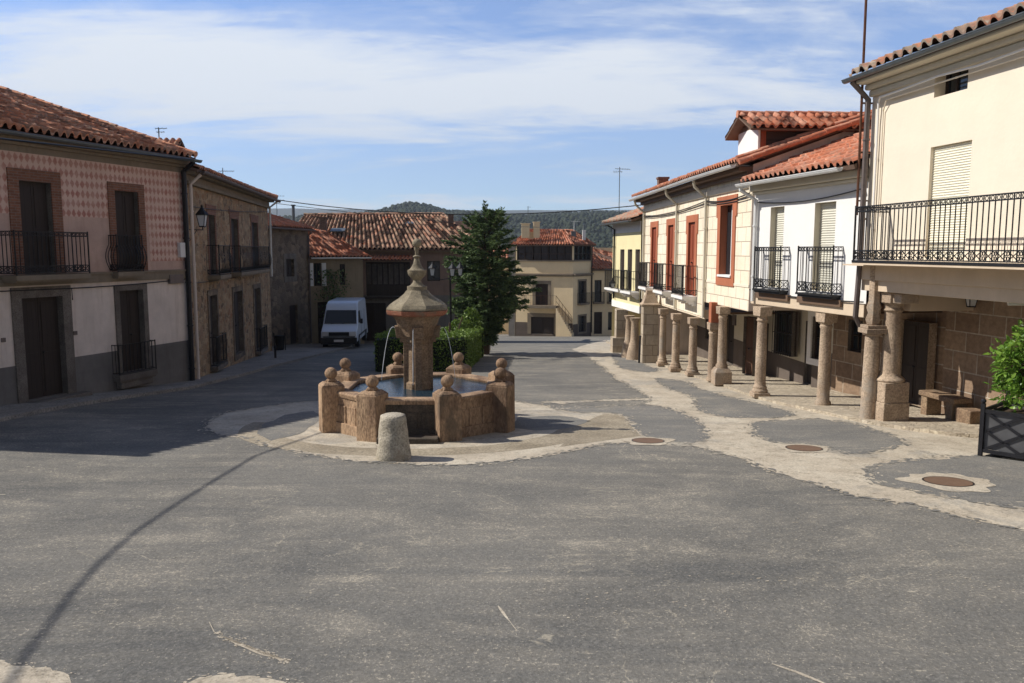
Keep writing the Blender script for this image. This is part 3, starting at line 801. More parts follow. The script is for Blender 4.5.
# loose sandy trails in the foreground
sheet('dust_trail', jag(gp([(-60, 655), (0, 661), (30, 669), (70, 683), (60, 690), (-60, 700)]), .05, .05, 4), .0015, M['sandy'])
sheet('dust_trail', jag(gp([(165, 690), (200, 677), (235, 672), (270, 678), (300, 690)]), .05, .05, 6), .0015, M['sandy'])
def crack(l, w_, seed):
    P = gp(l); up = []; dn = []
    for i, p in enumerate(P):
        d = (P[min(i + 1, len(P) - 1)] - P[max(i - 1, 0)]).normalized(); n_ = Vector((-d.y, d.x, 0)); k = w_ * (.25 if i in (0, len(P) - 1) else 1)
        up.append(p + n_ * k); dn.append(p - n_ * k)
    sheet('dust_trail', jag(up + dn[::-1], .012, .08, seed), .003, M['sandy'])
crack([(209, 622), (214, 632), (232, 642), (262, 655), (290, 662)], .007, 2)
crack([(498, 606), (506, 617), (517, 631)], .013, 3); crack([(772, 664), (796, 672), (830, 686)], .012, 4)


# crumbs of sand and tar that fray every edge
def crumbs(name, outlines, n_per_m, spread, mat, lift, seed, rmin=.012, rmax=.06):
    rr = random.Random(seed); mb = MB()
    for pts in outlines:
        for i in range(len(pts)):
            a, b = pts[i], pts[(i + 1) % len(pts)]; L_ = (b - a).length
            if L_ < 1e-4 or a.y > 34: continue
            for _ in range(max(0, int(L_ * n_per_m + rr.random()))):
                p = a.lerp(b, rr.random()); d = (b - a).normalized(); nr = Vector((-d.y, d.x, 0)); o_ = rr.gauss(0, spread)
                c = p + nr * o_; r_ = rr.uniform(rmin, rmax) * (1.2 - min(1, abs(o_) / spread / 2.5) * .8); k = rr.randint(5, 8); a0 = rr.random() * 6.28; e = rr.uniform(1, 2.4); vs = []
                for q in range(k):
                    t_ = a0 + 6.283 * q / k; R_ = r_ * rr.uniform(.55, 1.2); w_ = c + d * math.cos(t_) * R_ * e + nr * math.sin(t_) * R_; vs.append(mb.bm.verts.new((w_.x, w_.y, gz(w_.y) + lift + rr.random() * .0004)))
                mb.bm.faces.new(vs)
    o = mb.build(name, mat); o['kind'] = 'structure'
CO = jag(conc, .07, .3, 3); IO = [jag(smooth_poly(gp(l), 1), .09, .3, 11 + k) for k, l in enumerate(isl)]
crumbs('sand_crumbs', [CO] + IO, 22, .10, M['sandy'], .0055, 3, .008, .04)
crumbs('tar_crumbs', [CO] + IO, 12, .07, M['asphalt_patch'], .0068, 4, .01, .05)
DT = [gp([(0, 661), (30, 669), (70, 683)]), gp([(165, 690), (200, 677), (235, 672), (270, 678), (300, 690)]), gp([(214, 632), (232, 642), (262, 655), (290, 662)])]
crumbs('sand_crumbs', DT, 60, .05, M['sandy'], .0035, 5, .003, .012)
rr_ = random.Random(8); trail = []
for _ in range(46):
    u = rr_.uniform(520, 1000); v_ = rr_.uniform(480, 620); a_ = G(u, v_); trail.append([a_, a_ + Vector((rr_.uniform(-.5, .5), rr_.uniform(-.15, .15), 0)) * .7])
crumbs('sand_crumbs', trail, 12, .12, M['sandy'], .0035, 6, .003, .010)

# pavements with a real step
side_l = gp([(-140, 455), (0, 422), (42, 413), (80, 406), (118, 400), (152, 395), (192, 389), (240, 377), (275, 367), (330, 353), (352, 347)])
inner = [Vector((-9.3, 46, 0)), Vector((-13.5, 46.5, 0)), Vector((-13.2, 40, 0)), Vector((-11.9, 38, 0)), Vector((-10.1, 24.4, 0)), Vector((-12.2, 18.6, 0)), Vector((-15, 10.5, 0))]
sheet('sidewalk', side_l + inner, .09, M['sidewalk'], .09)
PAVE = .07
# ------------------------------------------------------------------ houses
def clip(ops, s0, s1, z0, z1):
    return [q for q in ops if q[0] < s1 and q[1] > s0 and q[2] < z1 and q[3] > z0]

def wall(parent, name, F, s0, s1, z0, z1, mat, ops=(), o=0.0):
    mb = MB(); ops = clip(ops, s0, s1, z0, z1)
    S = sorted({s0, s1, *[min(max(x, s0), s1) for q in ops for x in q[:2]]})
    Z = sorted({z0, z1, *[min(max(x, z0), z1) for q in ops for x in q[2:4]]})
    for a, b in zip(S, S[1:]):
        for c, d in zip(Z, Z[1:]):
            if b - a < 1e-5 or d - c < 1e-5 or any(q[0] < (a + b) / 2 < q[1] and q[2] < (c + d) / 2 < q[3] for q in ops): continue
            if F.side == 'L': mb.quad(F.pt(a, c, o), F.pt(b, c, o), F.pt(b, d, o), F.pt(a, d, o))
            else: mb.quad(F.pt(b, c, o), F.pt(a, c, o), F.pt(a, d, o), F.pt(b, d, o))
    return mb.build(name, mat, parent)

def reveals(parent, F, ops, mat, depth=.28, name='reveal', o=0.0):
    for q in ops:
        mb = MB(); a, b, c, d = q[:4]; e = o - depth
        A = [mb.bm.verts.new(F.pt(*p, o)) for p in ((a, c), (b, c), (b, d), (a, d))]; Z = [mb.bm.verts.new(F.pt(*p, e - .001)) for p in ((a, c), (b, c), (b, d), (a, d))]
        for i in range(4): mb.bm.faces.new((A[i], A[(i + 1) % 4], Z[(i + 1) % 4], Z[i]))
        mb.bm.faces.new(Z); mb.build(name, mat, parent)

def gnd(F, s, o=0): p = F.pt(s, 0, o); return gz(p.y)

# ===== left: sgraffito house
F = Facade((-13.43, 14.2), (-9.88, 24.42), 'L'); FL1 = F
B = thing('plaster_house', 'long house with red and cream triangle patterned upper wall, nearest on the left', 'house', (-11.6, 19.4, gz(19.4)), None)
L = F.L
o1 = F.rect(21, 182, 53, 272); o2 = F.rect(116, 191.5, 139.5, 271); o3 = F.rect(24, 297, 64.5, 400); o4 = F.rect(120.5, 290, 144, 371)
o1 = (o1[0], o1[1], 1.98, o1[3]); o2 = (o2[0], o2[1], 1.98, o2[3]); o3 = (o3[0], o3[1], gnd(F, o3[0]) + .12, o3[3])
nw0 = (.8, 1.9, 1.98, o1[3]); nd0 = (.8, 1.9, .2, 1.5)
ops = [o1, o2, o3, o4, nw0, nd0]
zp = -.17; zb0 = 1.72; zb1 = 1.94
wall(B, 'plinth', F, 0, L, -2.6, zp, M['plaster_grey'], ops)
wall(B, 'lower_wall', F, 0, L, zp, zb0, M['plaster_old'], ops)
wall(B, 'upper_wall', F, 0, L, zb0, 3.42, M['plaster_pink'], ops)
wall(B, 'patterned_wall', F, 0, L, 3.42, 4.87, M['sgraffito'], ops)
wall(B, 'cornice_wall', F, 0, L, 4.87, 5.3, M['cornice'])
wall(B, 'patterned_wall', F, o2[1] + .35, L - .02, 2.25, 3.42, M['sgraffito'], o=.004)
reveals(B, F, ops, M['concrete_frame'], .22)
mb = MB(); q = -10
sb0, sb1 = F.pt(0, 0), F.pt(L, 0); nb = Vector((-1, .17, 0)).normalized() * 9.2; fb = Vector((-F.n.x, -F.n.y, 0)) * 9
mb.quad(sb0 + Vector((0, 0, -2.6)), sb0 + Vector((0, 0, 5.3)), sb0 + nb + Vector((0, 0, 8.1)), sb0 + nb + Vector((0, 0, -2.6)))
mb.quad(sb1 + Vector((0, 0, -2.6)), sb1 + Vector((0, 0, 5.3)), sb1 + fb + Vector((0, 0, 8.1)), sb1 + fb + Vector((0, 0, -2.6)))
mb.quad(sb0 + nb + Vector((0, 0, -2.6)), sb1 + fb + Vector((0, 0, -2.6)), sb1 + fb + Vector((0, 0, 8.1)), sb0 + nb + Vector((0, 0, 8.1)))
mb.build('gable_wall', M['plaster_old'], B)
mb = MB(); mb.fbox(F, 0, L + .02, zb0, zb1, 0, .07); mb.fbox(F, 0, L + .02, zb1, zb1 + .05, 0, .11); mb.build('string_course', M['cornice'], B)
mb = MB(); mb.fbox(F, -.1, L + .03, 5.02, 5.10, 0, .12); mb.fbox(F, -.1, L + .03, 5.10, 5.2, 0, .24); mb.fbox(F, -.1, L + .03, 5.2, 5.29, 0, .38); mb.build('cornice', M['cornice'], B, bevel=.02)
E0 = F.pt(-.3, 5.30, .5); E1 = F.pt(L + .02, 5.30, .5)
R0 = E0 + nb * 1.06 + Vector((0, 0, 2.98)); R1 = E1 + fb * 1.06 + Vector((0, 0, 2.98))
rf = tile_roof('roof', B, E0, E1, R1, R0, M['tiles_old'], .25, .37, .10, jit=1.9)
mb = MB(); ridge_tiles(mb, E1 + Vector((0, 0, .1)), R1 + Vector((0, 0, .1)), .085); ridge_tiles(mb, E0 + Vector((0, 0, .1)), R0 + Vector((0, 0, .1)), .12); ridge_tiles(mb, R0 + Vector((0, 0, .08)), R1 + Vector((0, 0, .08)), .14)
mb.keep_uv = False; mb.build('verge_tiles', M['tiles_old'], rf, smooth=True)
gutter('gutter', B, F.pt(-.3, 5.24, .58), F.pt(L + .1, 5.22, .58), M['zinc'])
for op, fw, arch in ((o1, .28, 0), (o2, .22, 0), (nw0, .25, 0)):
    mb = MB(); frame_mb(mb, F, op[0], op[1], op[2], op[3], fw, -.02, .03); mb.build('brick_surround', M['brick_red'], B)
    board_shutter(F, op[0], op[1], op[2], op[3], B, M['black_wood'], -.14)
for op, fw in ((o3, .26), (o4, .16)):
    mb = MB(); frame_mb(mb, F, op[0], op[1], op[2] - .1, op[3], fw, -.02, .04); mb.build('stone_surround', M['concrete_frame'], B)
board_shutter(F, *o3, B, M['brown_wood'] if False else M['black_wood'], -.15, 2, 'door')
board_shutter(F, *o4, B, M['black_wood'], -.14, 2); board_shutter(F, *nd0, B, M['black_wood'], -.14, 2)
mb = MB(); mb.fbox(F, o3[0] - .3, o3[1] + .5, o3[2] - .5, o3[2] - .02, 0, .3); mb.build('doorstep', M['concrete_frame'], B, bevel=.02)
a = F.back(-.55)
bs = (a.sz(3, 250)[0], a.sz(90, 250)[0]); zf = 1.98
balcony(F, bs[0] + .3, bs[1], zf, 1.02, .55, B, M['cornice'], gap=.12, scroll=.16, top_scroll=True, brackets=False, r=.011)
bs2 = (a.sz(112, 250)[0], a.sz(151, 250)[0])
balcony(F, bs2[0] + .42, bs2[1], zf, .98, .3, B, M['cornice'], gap=.10, scroll=.14, bulge=.13, brackets=False, r=.012)
wl = F.back(-.2)
g0, g1 = wl.sz(117, 350)[0], wl.sz(155, 350)[0]
balcony(F, g0, g1, o4[2] - .02, .82, .26, B, M['concrete_frame'], gap=.13, brackets=False, th=.16, r=.011)
mb = MB(); mb.fbox(F, g0 + .1, g1 - .1, o4[2] - .42, o4[2] - .2, 0, .2); mb.build('ledge', M['concrete_frame'], B, bevel=.04)
s_, z_ = F.sz(180.5, 250); mb = MB(); mb.fbox(F, s_ - .13, s_ + .13, z_ - .22, z_ + .22, 0, .12); mb.build('meter_box', M['white_metal'], B, bevel=.01)
s_, z_ = F.sz(174.5, 279); mb = MB(); mb.fbox(F, s_ - .28, s_ + .28, z_ - .13, z_ + .13, 0, .1); mb.build('junction_box', M['brown_metal'], B, bevel=.01)
pipe('downpipe', B, [F.pt(L - .1, 5.15, .5), F.pt(L - .1, 4.9, .12), F.pt(L - .1, -1.7, .1)], M['iron'], .075)
pipe('cable', B, [F.pt(.0, 1.66, .05), F.pt(o3[1] + .28, 1.60, .05), F.pt(o3[1] + .28, 1.3, .06)] , M['iron'], .014, False)
pipe('cable', B, wire_pts(F.pt(o3[1] + .28, 1.60, .05), F.pt(L - .1, 1.70, .05), .03, 6), M['iron'], .014, False)
for u, v in ((75, 333), (3, 340)):
    s_, z_ = F.sz(u, v); mb = MB(); mb.fbox(F, s_ - .05, s_ + .05, z_ - .05, z_ + .05, 0, .03); mb.build('bell_plate', M['brown_metal'], B)

# ===== left: rubble house with three windows
F = Facade((-9.88, 24.46), (-11.78, 39.0), 'L'); FL2 = F; L = F.L
B = thing('stone_house', 'brown stone house with three tall shuttered windows on each of its two floors', 'house', (-10.8, 31.5, gz(31.5)))
def setz(q, z0=None, z1=None): return (q[0], q[1], q[2] if z0 is None else z0, q[3] if z1 is None else z1)
ups = [setz(F.rect(209, 216, 215.5, 276), 1.72), setz(F.rect(231.5, 219.5, 238.5, 275), 1.72), setz(F.rect(252, 222, 258, 275), 1.72)]
zt = sum(q[3] for q in ups) / 3; ups = [setz(q, z1=zt) for q in ups]
los = [F.rect(210, 295, 217.5, 365), F.rect(234, 291, 242.5, 354), F.rect(254.7, 288, 260.5, 350)]
ops = ups + los
wall(B, 'wall', F, 0, L, -4, 5.0, M['rubble'], ops)
reveals(B, F, ops, M['concrete_frame'], .25)
mb = MB(); hull_mb(mb, F, 0, L, -4, 5.0, 9, zback=8.2); mb.build('gable_wall', M['rubble'], B)
for q in ups:
    mb = MB(); frame_mb(mb, F, q[0], q[1], q[2], q[3], .16, -.02, .02); mb.fbox(F, q[0] - .26, q[1] + .26, q[3] + .16, q[3] + .34, -.02, .025); mb.build('brick_surround', M['brick_red'], B)
    board_shutter(F, *q, B, M['black_wood'], -.14)
for q in los:
    mb = MB(); frame_mb(mb, F, q[0], q[1], q[2], q[3], .2, -.02, .03, True); mb.build('stone_surround', M['rubble_grey'], B)
    board_shutter(F, *q, B, M['black_wood'], -.14)
mb = MB(); mb.fbox(F, 0.02, L, 4.55, 4.66, 0, .16); mb.fbox(F, 0.02, L, 4.66, 4.84, 0, .1); mb.fbox(F, 0.02, L, 4.84, 4.97, 0, .34); mb.build('cornice', M['cornice'], B, bevel=.02)
balcony(F, ups[0][0] - .35, ups[0][1] + .4, 1.72, 1.0, .42, B, M['cornice'], gap=.17, scroll=.13, bulge=.11, brackets=False, r=.011)
balcony(F, ups[1][0] - .4, ups[2][1] + .5, 1.72, 1.0, .42, B, M['cornice'], gap=.19, scroll=.13, bulge=.11, brackets=False, r=.011)
for q in (los[0], los[2]):
    balcony(F, q[0] - .2, q[1] + .25, q[2], 1.0, .26, B, M['concrete_frame'], gap=.15, brackets=False, th=.12, r=.012)
E0 = F.pt(-.05, 5.0, .45); E1 = F.pt(L + .3, 5.0, .45); R0 = F.pt(-.05, 8.3, -8.9); R1 = F.pt(L + .3, 8.3, -8.9)
rf = tile_roof('roof', B, E0, E1, R1, R0, M['tiles_old'], .24, .38, .07, seed=4)
mb = MB(); ridge_tiles(mb, E1 + Vector((0, 0, .1)), R1 + Vector((0, 0, .1)), .12); mb.build('verge_tiles', M['tiles_old'], rf, smooth=True)
gutter('gutter', B, F.pt(.1, 4.94, .53), F.pt(L + .3, 4.92, .53), M['brown_metal'])
pipe('downpipe', B, [F.pt(L - .15, 4.88, .5), F.pt(L - .15, 4.6, .14), F.pt(L - .15, 1.3, .12)], M['white_metal'], .05)
pipe('downpipe', B, [F.pt(.22, 4.85, .45), F.pt(.22, 4.55, .14), F.pt(.22, -1.9, .12)], M['plaster_old'], .05)
pipe('cable', B, wire_pts(F.pt(.3, 3.9, .06), F.pt(L - .3, 4.4, .06), .08, 8), M['iron'], .012, False)
pipe('cable', B, wire_pts(F.pt(.3, 1.55, .06), F.pt(L - .3, 1.7, .06), .1, 8), M['iron'], .012, False)
# small tiled dormer on that roof
def dormer(parent, c, fx, w_, dep, h, mat_wall, mat_tile, name='dormer', rise=.3, over=.2):
    """gabled roof box: c front centre at sill, fx = unit vector the front faces"""
    c = Vector(c); fx = Vector(fx).normalized(); sd = Vector((-fx.y, fx.x, 0)); up = Vector((0, 0, 1))
    mb = MB(); mb.box(c - fx * dep / 2 + up * h / 2, (dep, w_, h), fx, sd)
    A = [c + sd * w_ / 2 + up * h, c - sd * w_ / 2 + up * h, c + up * (h + rise)]
    mb.quad(A[0] - fx * .0, A[1], A[2]); d = mb.build(name, mat_wall, parent)
    for s in (1, -1):
        e0 = c + sd * s * (w_ / 2 + over) + up * (h - rise * over * 2 / w_) + fx * over; e1 = e0 - fx * (dep + over)
        r0 = c + up * (h + rise) + fx * over; r1 = r0 - fx * (dep + over)
        tile_roof('tiles', d, e0, e1, r1, r0, mat_tile, .2, .34, .06, seed=9 + s, thick=.06)
    return d
p = AT(150, 146, 27); n3 = Vector((F.n.x, F.n.y, 0))
pr = Vector((-11.65, 28.3, 5.5))
dormer(B, pr, Vector((F.n.x, F.n.y, 0)), 1.1, 1.7, .55, M['black_wood'], M['tiles_old'])

# wall lantern at the party wall
def lantern_parts(root, c, sc=1.0, down=True):
    mb = MB(); c = Vector(c)
    for k in range(4):
        a = math.pi / 4 + k * math.pi / 2; d = Vector((math.cos(a), math.sin(a), 0))
        mb.cyl(c + d * .10 * sc, c + d * .17 * sc + Vector((0, 0, .32 * sc)), .012 * sc, seg=4)
    mb.lathe(c, [(.11 * sc, -.03 * sc), (.11 * sc, .0)], 4, math.pi / 4); mb.lathe(c + Vector((0, 0, .32 * sc)), [(.2 * sc, 0), (.19 * sc, .03 * sc), (.07 * sc, .17 * sc), (.05 * sc, .2 * sc), (.03 * sc, .24 * sc), (.04 * sc, .27 * sc), (.005, .31 * sc)], 8)
    f = mb.build('lantern_frame', M['iron'], root)
    mb = MB(); mb.lathe(c, [(.095 * sc, .0), (.16 * sc, .315 * sc)], 4, math.pi / 4); mb.build('lantern_glass', M['lamp_glass'], f)
    return f
g = NT('lamp_glass'); g.base((.62, .64, .66)); g.set(Roughness=.25); M['lamp_glass'] = g.m
c = AT(202.5, 226, 25.2)
W = thing('wall_lantern', 'old iron lantern on a bracket beside the downpipes between the two left houses', 'lantern', tuple(c - Vector((0, 0, .1))))
lantern_parts(W, c, 1.05)
mb = MB(); q = FL2.pt(.35, c.z - .12, 0); mb.cyl(q, c - Vector((0, 0, .12)), .014, seg=6); mb.cyl(c - Vector((0, 0, .12)), c, .014, seg=6)
mb.cyl(q - Vector((0, 0, .35)), q + (c - q) * .6 - Vector((0, 0, .07)), .01, seg=6); mb.build('bracket', M['iron'], W)

# ===== left: grey rubble house beyond the lane
F = Facade((-12.7, 42.6), (-11.95, 47.3), 'L'); L = F.L
B = thing('stone_house', 'dark rough stone house with one small square window, left of the white van', 'house', (-12.3, 45, gz(45)))
q1 = F.rect(286, 259, 294, 276.5); q2 = setz(F.rect(290, 305, 298, 340), -2.7)
ops = [q1, q2]
wall(B, 'wall', F, -3.6, L, -4, 3.75, M['rubble_grey'], ops); reveals(B, F, ops, M['rubble_grey'], .25)  # wall and roof run on unseen, added to keep sun out of the lane
mb = MB(); hull_mb(mb, F, -3.6, L, -4, 3.75, 6, zback=5.6); mb.build('gable_wall', M['rubble_grey'], B)
board_shutter(F, *q1, B, M['black_wood'], -.14); board_shutter(F, *q2, B, M['black_wood'], -.14, 1, 'door')
mb = MB(); frame_mb(mb, F, *q1, .3, -.02, .02, True); mb.build('stone_surround', M['concrete_frame'], B)
tile_roof('roof', B, F.pt(-3.7, 3.8, .35), F.pt(L + .1, 3.8, .35), F.pt(L + .1, 5.7, -6), F.pt(-3.7, 5.7, -6), M['tiles_red'], .24, .38, .07, seed=5)
gutter('gutter', B, F.pt(-3.7, 3.74, .42), F.pt(L, 3.72, .42), M['brown_metal'])
pipe('downpipe', B, [F.pt(L - .2, 3.6, .3), F.pt(L - .2, 3.4, .1), F.pt(L - .2, -2.9, .1)], M['brown_metal'], .05)
c = AT(293.5, 217, 48); mb = MB(); mb.cyl(c - Vector((0, 0, .9)), c + Vector((0, 0, .65)), .09, seg=8); mb.cyl(c + Vector((0, 0, .65)), c + Vector((0, 0, .72)), .14, seg=8); mb.build('flue', M['zinc'], B)

# ===== low house behind the van
F = Facade((-11.95, 47.4), (-9.1, 49.0), 'L'); L = F.L
B = thing('stone_house', 'low beige house with a red tile roof and white window shutters, behind the white van', 'house', (-10.5, 48.2, gz(48)))
q1 = F.rect(314, 263, 321, 286); q2 = F.rect(340, 264, 345, 285); q3 = setz(F.rect(318, 302, 330, 340), -3.0)
ops = [q1, q2, q3]
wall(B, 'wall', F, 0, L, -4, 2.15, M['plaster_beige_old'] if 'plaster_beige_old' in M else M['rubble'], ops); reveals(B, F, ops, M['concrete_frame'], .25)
mb = MB(); hull_mb(mb, F, 0, L, -4, 2.15, 3, zback=3.1); mb.build('gable_wall', M['rubble'], B)
for q in (q1, q2): pane_window(F, *q, B, -.15)
board_shutter(F, *q3, B, M['black_wood'], -.14, 1, 'door')
tile_roof('roof', B, F.pt(-.1, 2.18, .4), F.pt(L + .4, 2.18, .4), F.pt(L - 1.2, 3.7, -3.4), F.pt(-.3, 4.1, -4.2), M['tiles_red'], .22, .38, .07, seed=6)
gutter('gutter', B, F.pt(0, 2.12, .47), F.pt(L + .4, 2.12, .47), M['white_metal'])
mb = MB(); mb.fbox(F, q1[0] - .3, q1[0] - .05, q1[2], q1[3], .0, .06); mb.fbox(F, q1[1] + .05, q1[1] + .3, q1[2], q1[3], 0, .06); mb.build('shutter', M['white_metal'], B)

def leaf_mass(mb, pts, size, rnd, flat=.0, droop=0.0):
    for p in pts:
        d = Vector((rnd.gauss(0, 1), rnd.gauss(0, 1), rnd.gauss(0, 1) * (1 - flat) - droop)).normalized(); e = d.orthogonal().normalized()
        e = (Matrix.Rotation(rnd.uniform(0, 6.28), 3, d) @ e); s = size * rnd.uniform(.6, 1.35)
        a = p - d * s * .5; b = p + d * s * .5; m_ = p + e * s * .32; n_ = p - e * s * .32
        mb.bm.faces.new([mb.bm.verts.new(x) for x in (a, m_, b, n_)])
rnd = random.Random(5); mb = MB(); pts = []
for _ in range(1500):
    s_ = rnd.gauss(q2[0] - .55, .5); z_ = rnd.uniform(-2.9, 1.4); k = .35 + .65 * (1 - abs(z_ - .3) / 3.3)
    pts.append(F.pt(q2[0] - .55 + (s_ - q2[0] + .55) * k, z_, .12 + rnd.random() * .35))
leaf_mass(mb, pts, .13, rnd); v = mb.build('foliage', M['needles'], None)
V = thing('climbing_plant', 'dark climbing plant on the front of the low house behind the van', 'plant', tuple(F.pt(q2[0] - .55, gnd(F, 2), .25)))
bpy.context.view_layer.update()
v.parent = V; v.matrix_parent_inverse = Matrix.Translation(-Vector(V.location))
mb = MB(); mb.tube([F.pt(q2[0] - .5, -3.2, .2), F.pt(q2[0] - .65, -1.2, .16), F.pt(q2[0] - .4, .8, .2)], [.05, .035, .015]); mb.build('stem', M['bark'], V)

# ===== wide house with the big striped roof
F = Facade((-14.6, 52), (-2.3, 52), 'L'); L = F.L
B = thing('tiled_house', 'wide house under a big striped tile roof, with a dark timber gallery, behind the fountain', 'house', (-8, 52, gz(52)))
gal = F.rect(366, 262, 410, 296); gar = setz(F.rect(362, 303, 386, 340), -3.35); w1 = F.rect(427, 261, 440, 281)
gar2 = setz(F.rect(398, 303, 415, 340), -3.35); w2 = F.rect(455, 300, 464, 318)
ops = [gal, gar, w1, gar2, w2]
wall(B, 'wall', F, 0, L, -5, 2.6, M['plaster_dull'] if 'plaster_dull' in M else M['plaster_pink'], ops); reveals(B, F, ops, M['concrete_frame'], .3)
wall(B, 'plinth', F, 0, L, -5, -.35, M['plaster_grey'], ops, o=.03)
mb = MB(); hull_mb(mb, F, 0, L, -5, 2.6, 5.2, zback=4.6); mb.build('gable_wall', M['plaster_pink'], B)
mb = MB(); n = 8
for i in range(n + 1): x = gal[0] + (gal[1] - gal[0]) * i / n; mb.fbox(F, x - .04, x + .04, gal[2], gal[3], -.28, -.12)
mb.fbox(F, gal[0], gal[1], gal[2], gal[2] + .75, -.27, -.16); mb.fbox(F, gal[0], gal[1], gal[3] - .12, gal[3], -.27, -.11); mb.build('gallery', M['black_wood'], B)
mb = MB(); mb.fbox(F, gal[0] - .1, gal[1] + .1, gal[2] - .15, gal[2] - .03, 0, .5); mb.build('ledge', M['black_wood'], B)
tile_roof('canopy_tiles', B, F.pt(gal[0] - .1, gal[3] + .14, .75), F.pt(gal[1] + .25, gal[3] + .14, .75), F.pt(gal[1] + .25, gal[3] + .38, 0), F.pt(gal[0] - .1, gal[3] + .38, 0), M['tiles_red'], .22, .38, .06, seed=2, thick=.05)
board_shutter(F, *gar, B, M['black_wood'], -.2, 2, 'door'); board_shutter(F, *gar2, B, M['black_wood'], -.2, 1, 'door')
pane_window(F, *w1, B, -.2); pane_window(F, *w2, B, -.2)
E0 = Vector((-14.9, 51.4, 2.62)); E1 = Vector((-1.9, 51.4, 2.62)); R0 = Vector((-14.7, 57.2, 4.95)); R1 = Vector((-4.9, 57.2, 5.0))
rf = tile_roof('roof', B, E0, E1, R1, R0, M['tiles_stripe'], .30, .42, .10, seed=8)
tile_roof('roof', B, E1, Vector((-1.9, 63, 2.62)), R1 + Vector((0, .2, 0)), R1, M['tiles_stripe'], .28, .42, .08, seed=9)
mb = MB(); ridge_tiles(mb, R0 + Vector((0, 0, .08)), R1 + Vector((0, 0, .08)), .15); ridge_tiles(mb, E1 + Vector((0, 0, .08)), R1 + Vector((0, 0, .08)), .13); mb.build('ridge_tiles', M['tiles_stripe'], rf, smooth=True)
mb = MB(); mb.fbox(F, 0, L, 2.42, 2.58, 0, .35); mb.build('cornice', M['cornice'], B)
def chimney(parent, u, v0, v1, Y, w_, mat, cap=True, pot=None):
    a = AT(u, v1, Y); b = AT(u, v0, Y); mb = MB()
    mb.box((a.x, Y, (a.z + b.z) / 2), (w_, w_, b.z - a.z))
    if cap: mb.box((a.x, Y, b.z + .03), (w_ * 1.2, w_ * 1.2, .07))
    ch = mb.build('chimney', mat, parent, bevel=.01)
    if pot:
        mb = MB(); mb.cyl((a.x, Y, b.z + .06), (a.x, Y, b.z + pot), .1, .09, 10); mb.cyl((a.x, Y, b.z + pot + .06), (a.x, Y, b.z + pot + .12), .16, .04, 10)
        for k in range(4): mb.cyl((a.x + .08 * math.cos(k * 1.57), Y + .08 * math.sin(k * 1.57), b.z + pot), (a.x + .1 * math.cos(k * 1.57), Y + .1 * math.sin(k * 1.57), b.z + pot + .07), .012, seg=4)
        mb.build('chimney_pot', M['zinc'], ch)
    return ch
ch = chimney(rf, 451, 215, 231, 55, .36, M['brick_chimney'])
mb = MB(); a = AT(451, 231, 54.9); mb.lathe(a, [(.45, -.12), (.25, .12)], 8); mb.build('flashing', M['white_metal'], ch)
chimney(rf, 323.5, 218, 236, 53.5, .42, M['brick_chimney'])
mb = MB(); a = AT(338, 230, 53.6); mb.box(a, (.95, .5, .08), (1, 0, 0), (0, .93, .38)); mb.build('skylight', M['zinc'], rf)
mb = MB(); a = AT(410, 223, 55.6); mb.box(a, (.6, .35, .08), (1, 0, 0), (0, .93, .38)); mb.build('skylight', M['zinc'], rf)

# ===== far house behind the tree
F = Facade((-4.6, 88), (1.2, 88), 'L')
B = thing('cream_house', 'pale house with red tile roofs glimpsed far behind the right side of the tree', 'house', (-1.7, 88, gz(88)))
wall(B, 'wall', F, 0, F.L, -8, 1.1, M['plaster_beige']); mb = MB(); hull_mb(mb, F, 0, F.L, -8, 1.1, 8, zback=2.6); mb.build('gable_wall', M['plaster_beige'], B)
tile_roof('roof', B, F.pt(-.3, 1.1, .5), F.pt(F.L + .3, 1.1, .5), F.pt(F.L + .3, 3.0, -8), F.pt(-.3, 3.0, -8), M['tiles_red'], .3, .4, .08, seed=12)

# ===== beige house at the end of the street
F = Facade((.36, 76.7), (5.72, 75), 'L'); F2 = Facade((5.72, 75), (7.7, 77.7), 'L'); L = F.L
B = thing('corner_house', 'beige corner house with a dark glazed top gallery and an outside stair', 'house', (3.5, 75, gz(75)))
dz = F.rect(535.6, 284, 548, 305); gz_ = setz(F.rect(531, 317, 554, 335), -5.4); glz = F.rect(516.5, 245, 571, 260)
glz = (.12, L - .12, 1.62, 3.0)
ops = [dz, gz_, glz]
wall(B, 'wall', F, 0, L, -7, 3.1, M['plaster_beige'], ops); reveals(B, F, ops, M['concrete_frame'], .35)
b1 = F2.rect(578.5, 281, 585.5, 303); b2 = F2.rect(578.5, 316, 585.5, 332); gl2 = (.12, F2.L - .12, 1.62, 3.0)
ops2 = [b1, b2, gl2]
wall(B, 'wall', F2, 0, F2.L, -7, 3.1, M['plaster_beige'], ops2); reveals(B, F2, ops2, M['concrete_frame'], .35)
wall(B, 'plinth', F, 0, L, -7, -4.3, M['plaster_plinth'], ops, o=.03); wall(B, 'plinth', F2, 0, F2.L, -7, -4.4, M['plaster_plinth'], ops2, o=.03)
mb = MB(); mb.quad(F.pt(0, -7), F.pt(0, 3.1), F.pt(0, 3.1, -8), F.pt(0, -7, -8)); mb.quad(F2.pt(F2.L, -7), F2.pt(F2.L, 3.1), F2.pt(F2.L - 1, 3.1, -8), F2.pt(F2.L - 1, -7, -8)); mb.build('gable_wall', M['plaster_beige'], B)
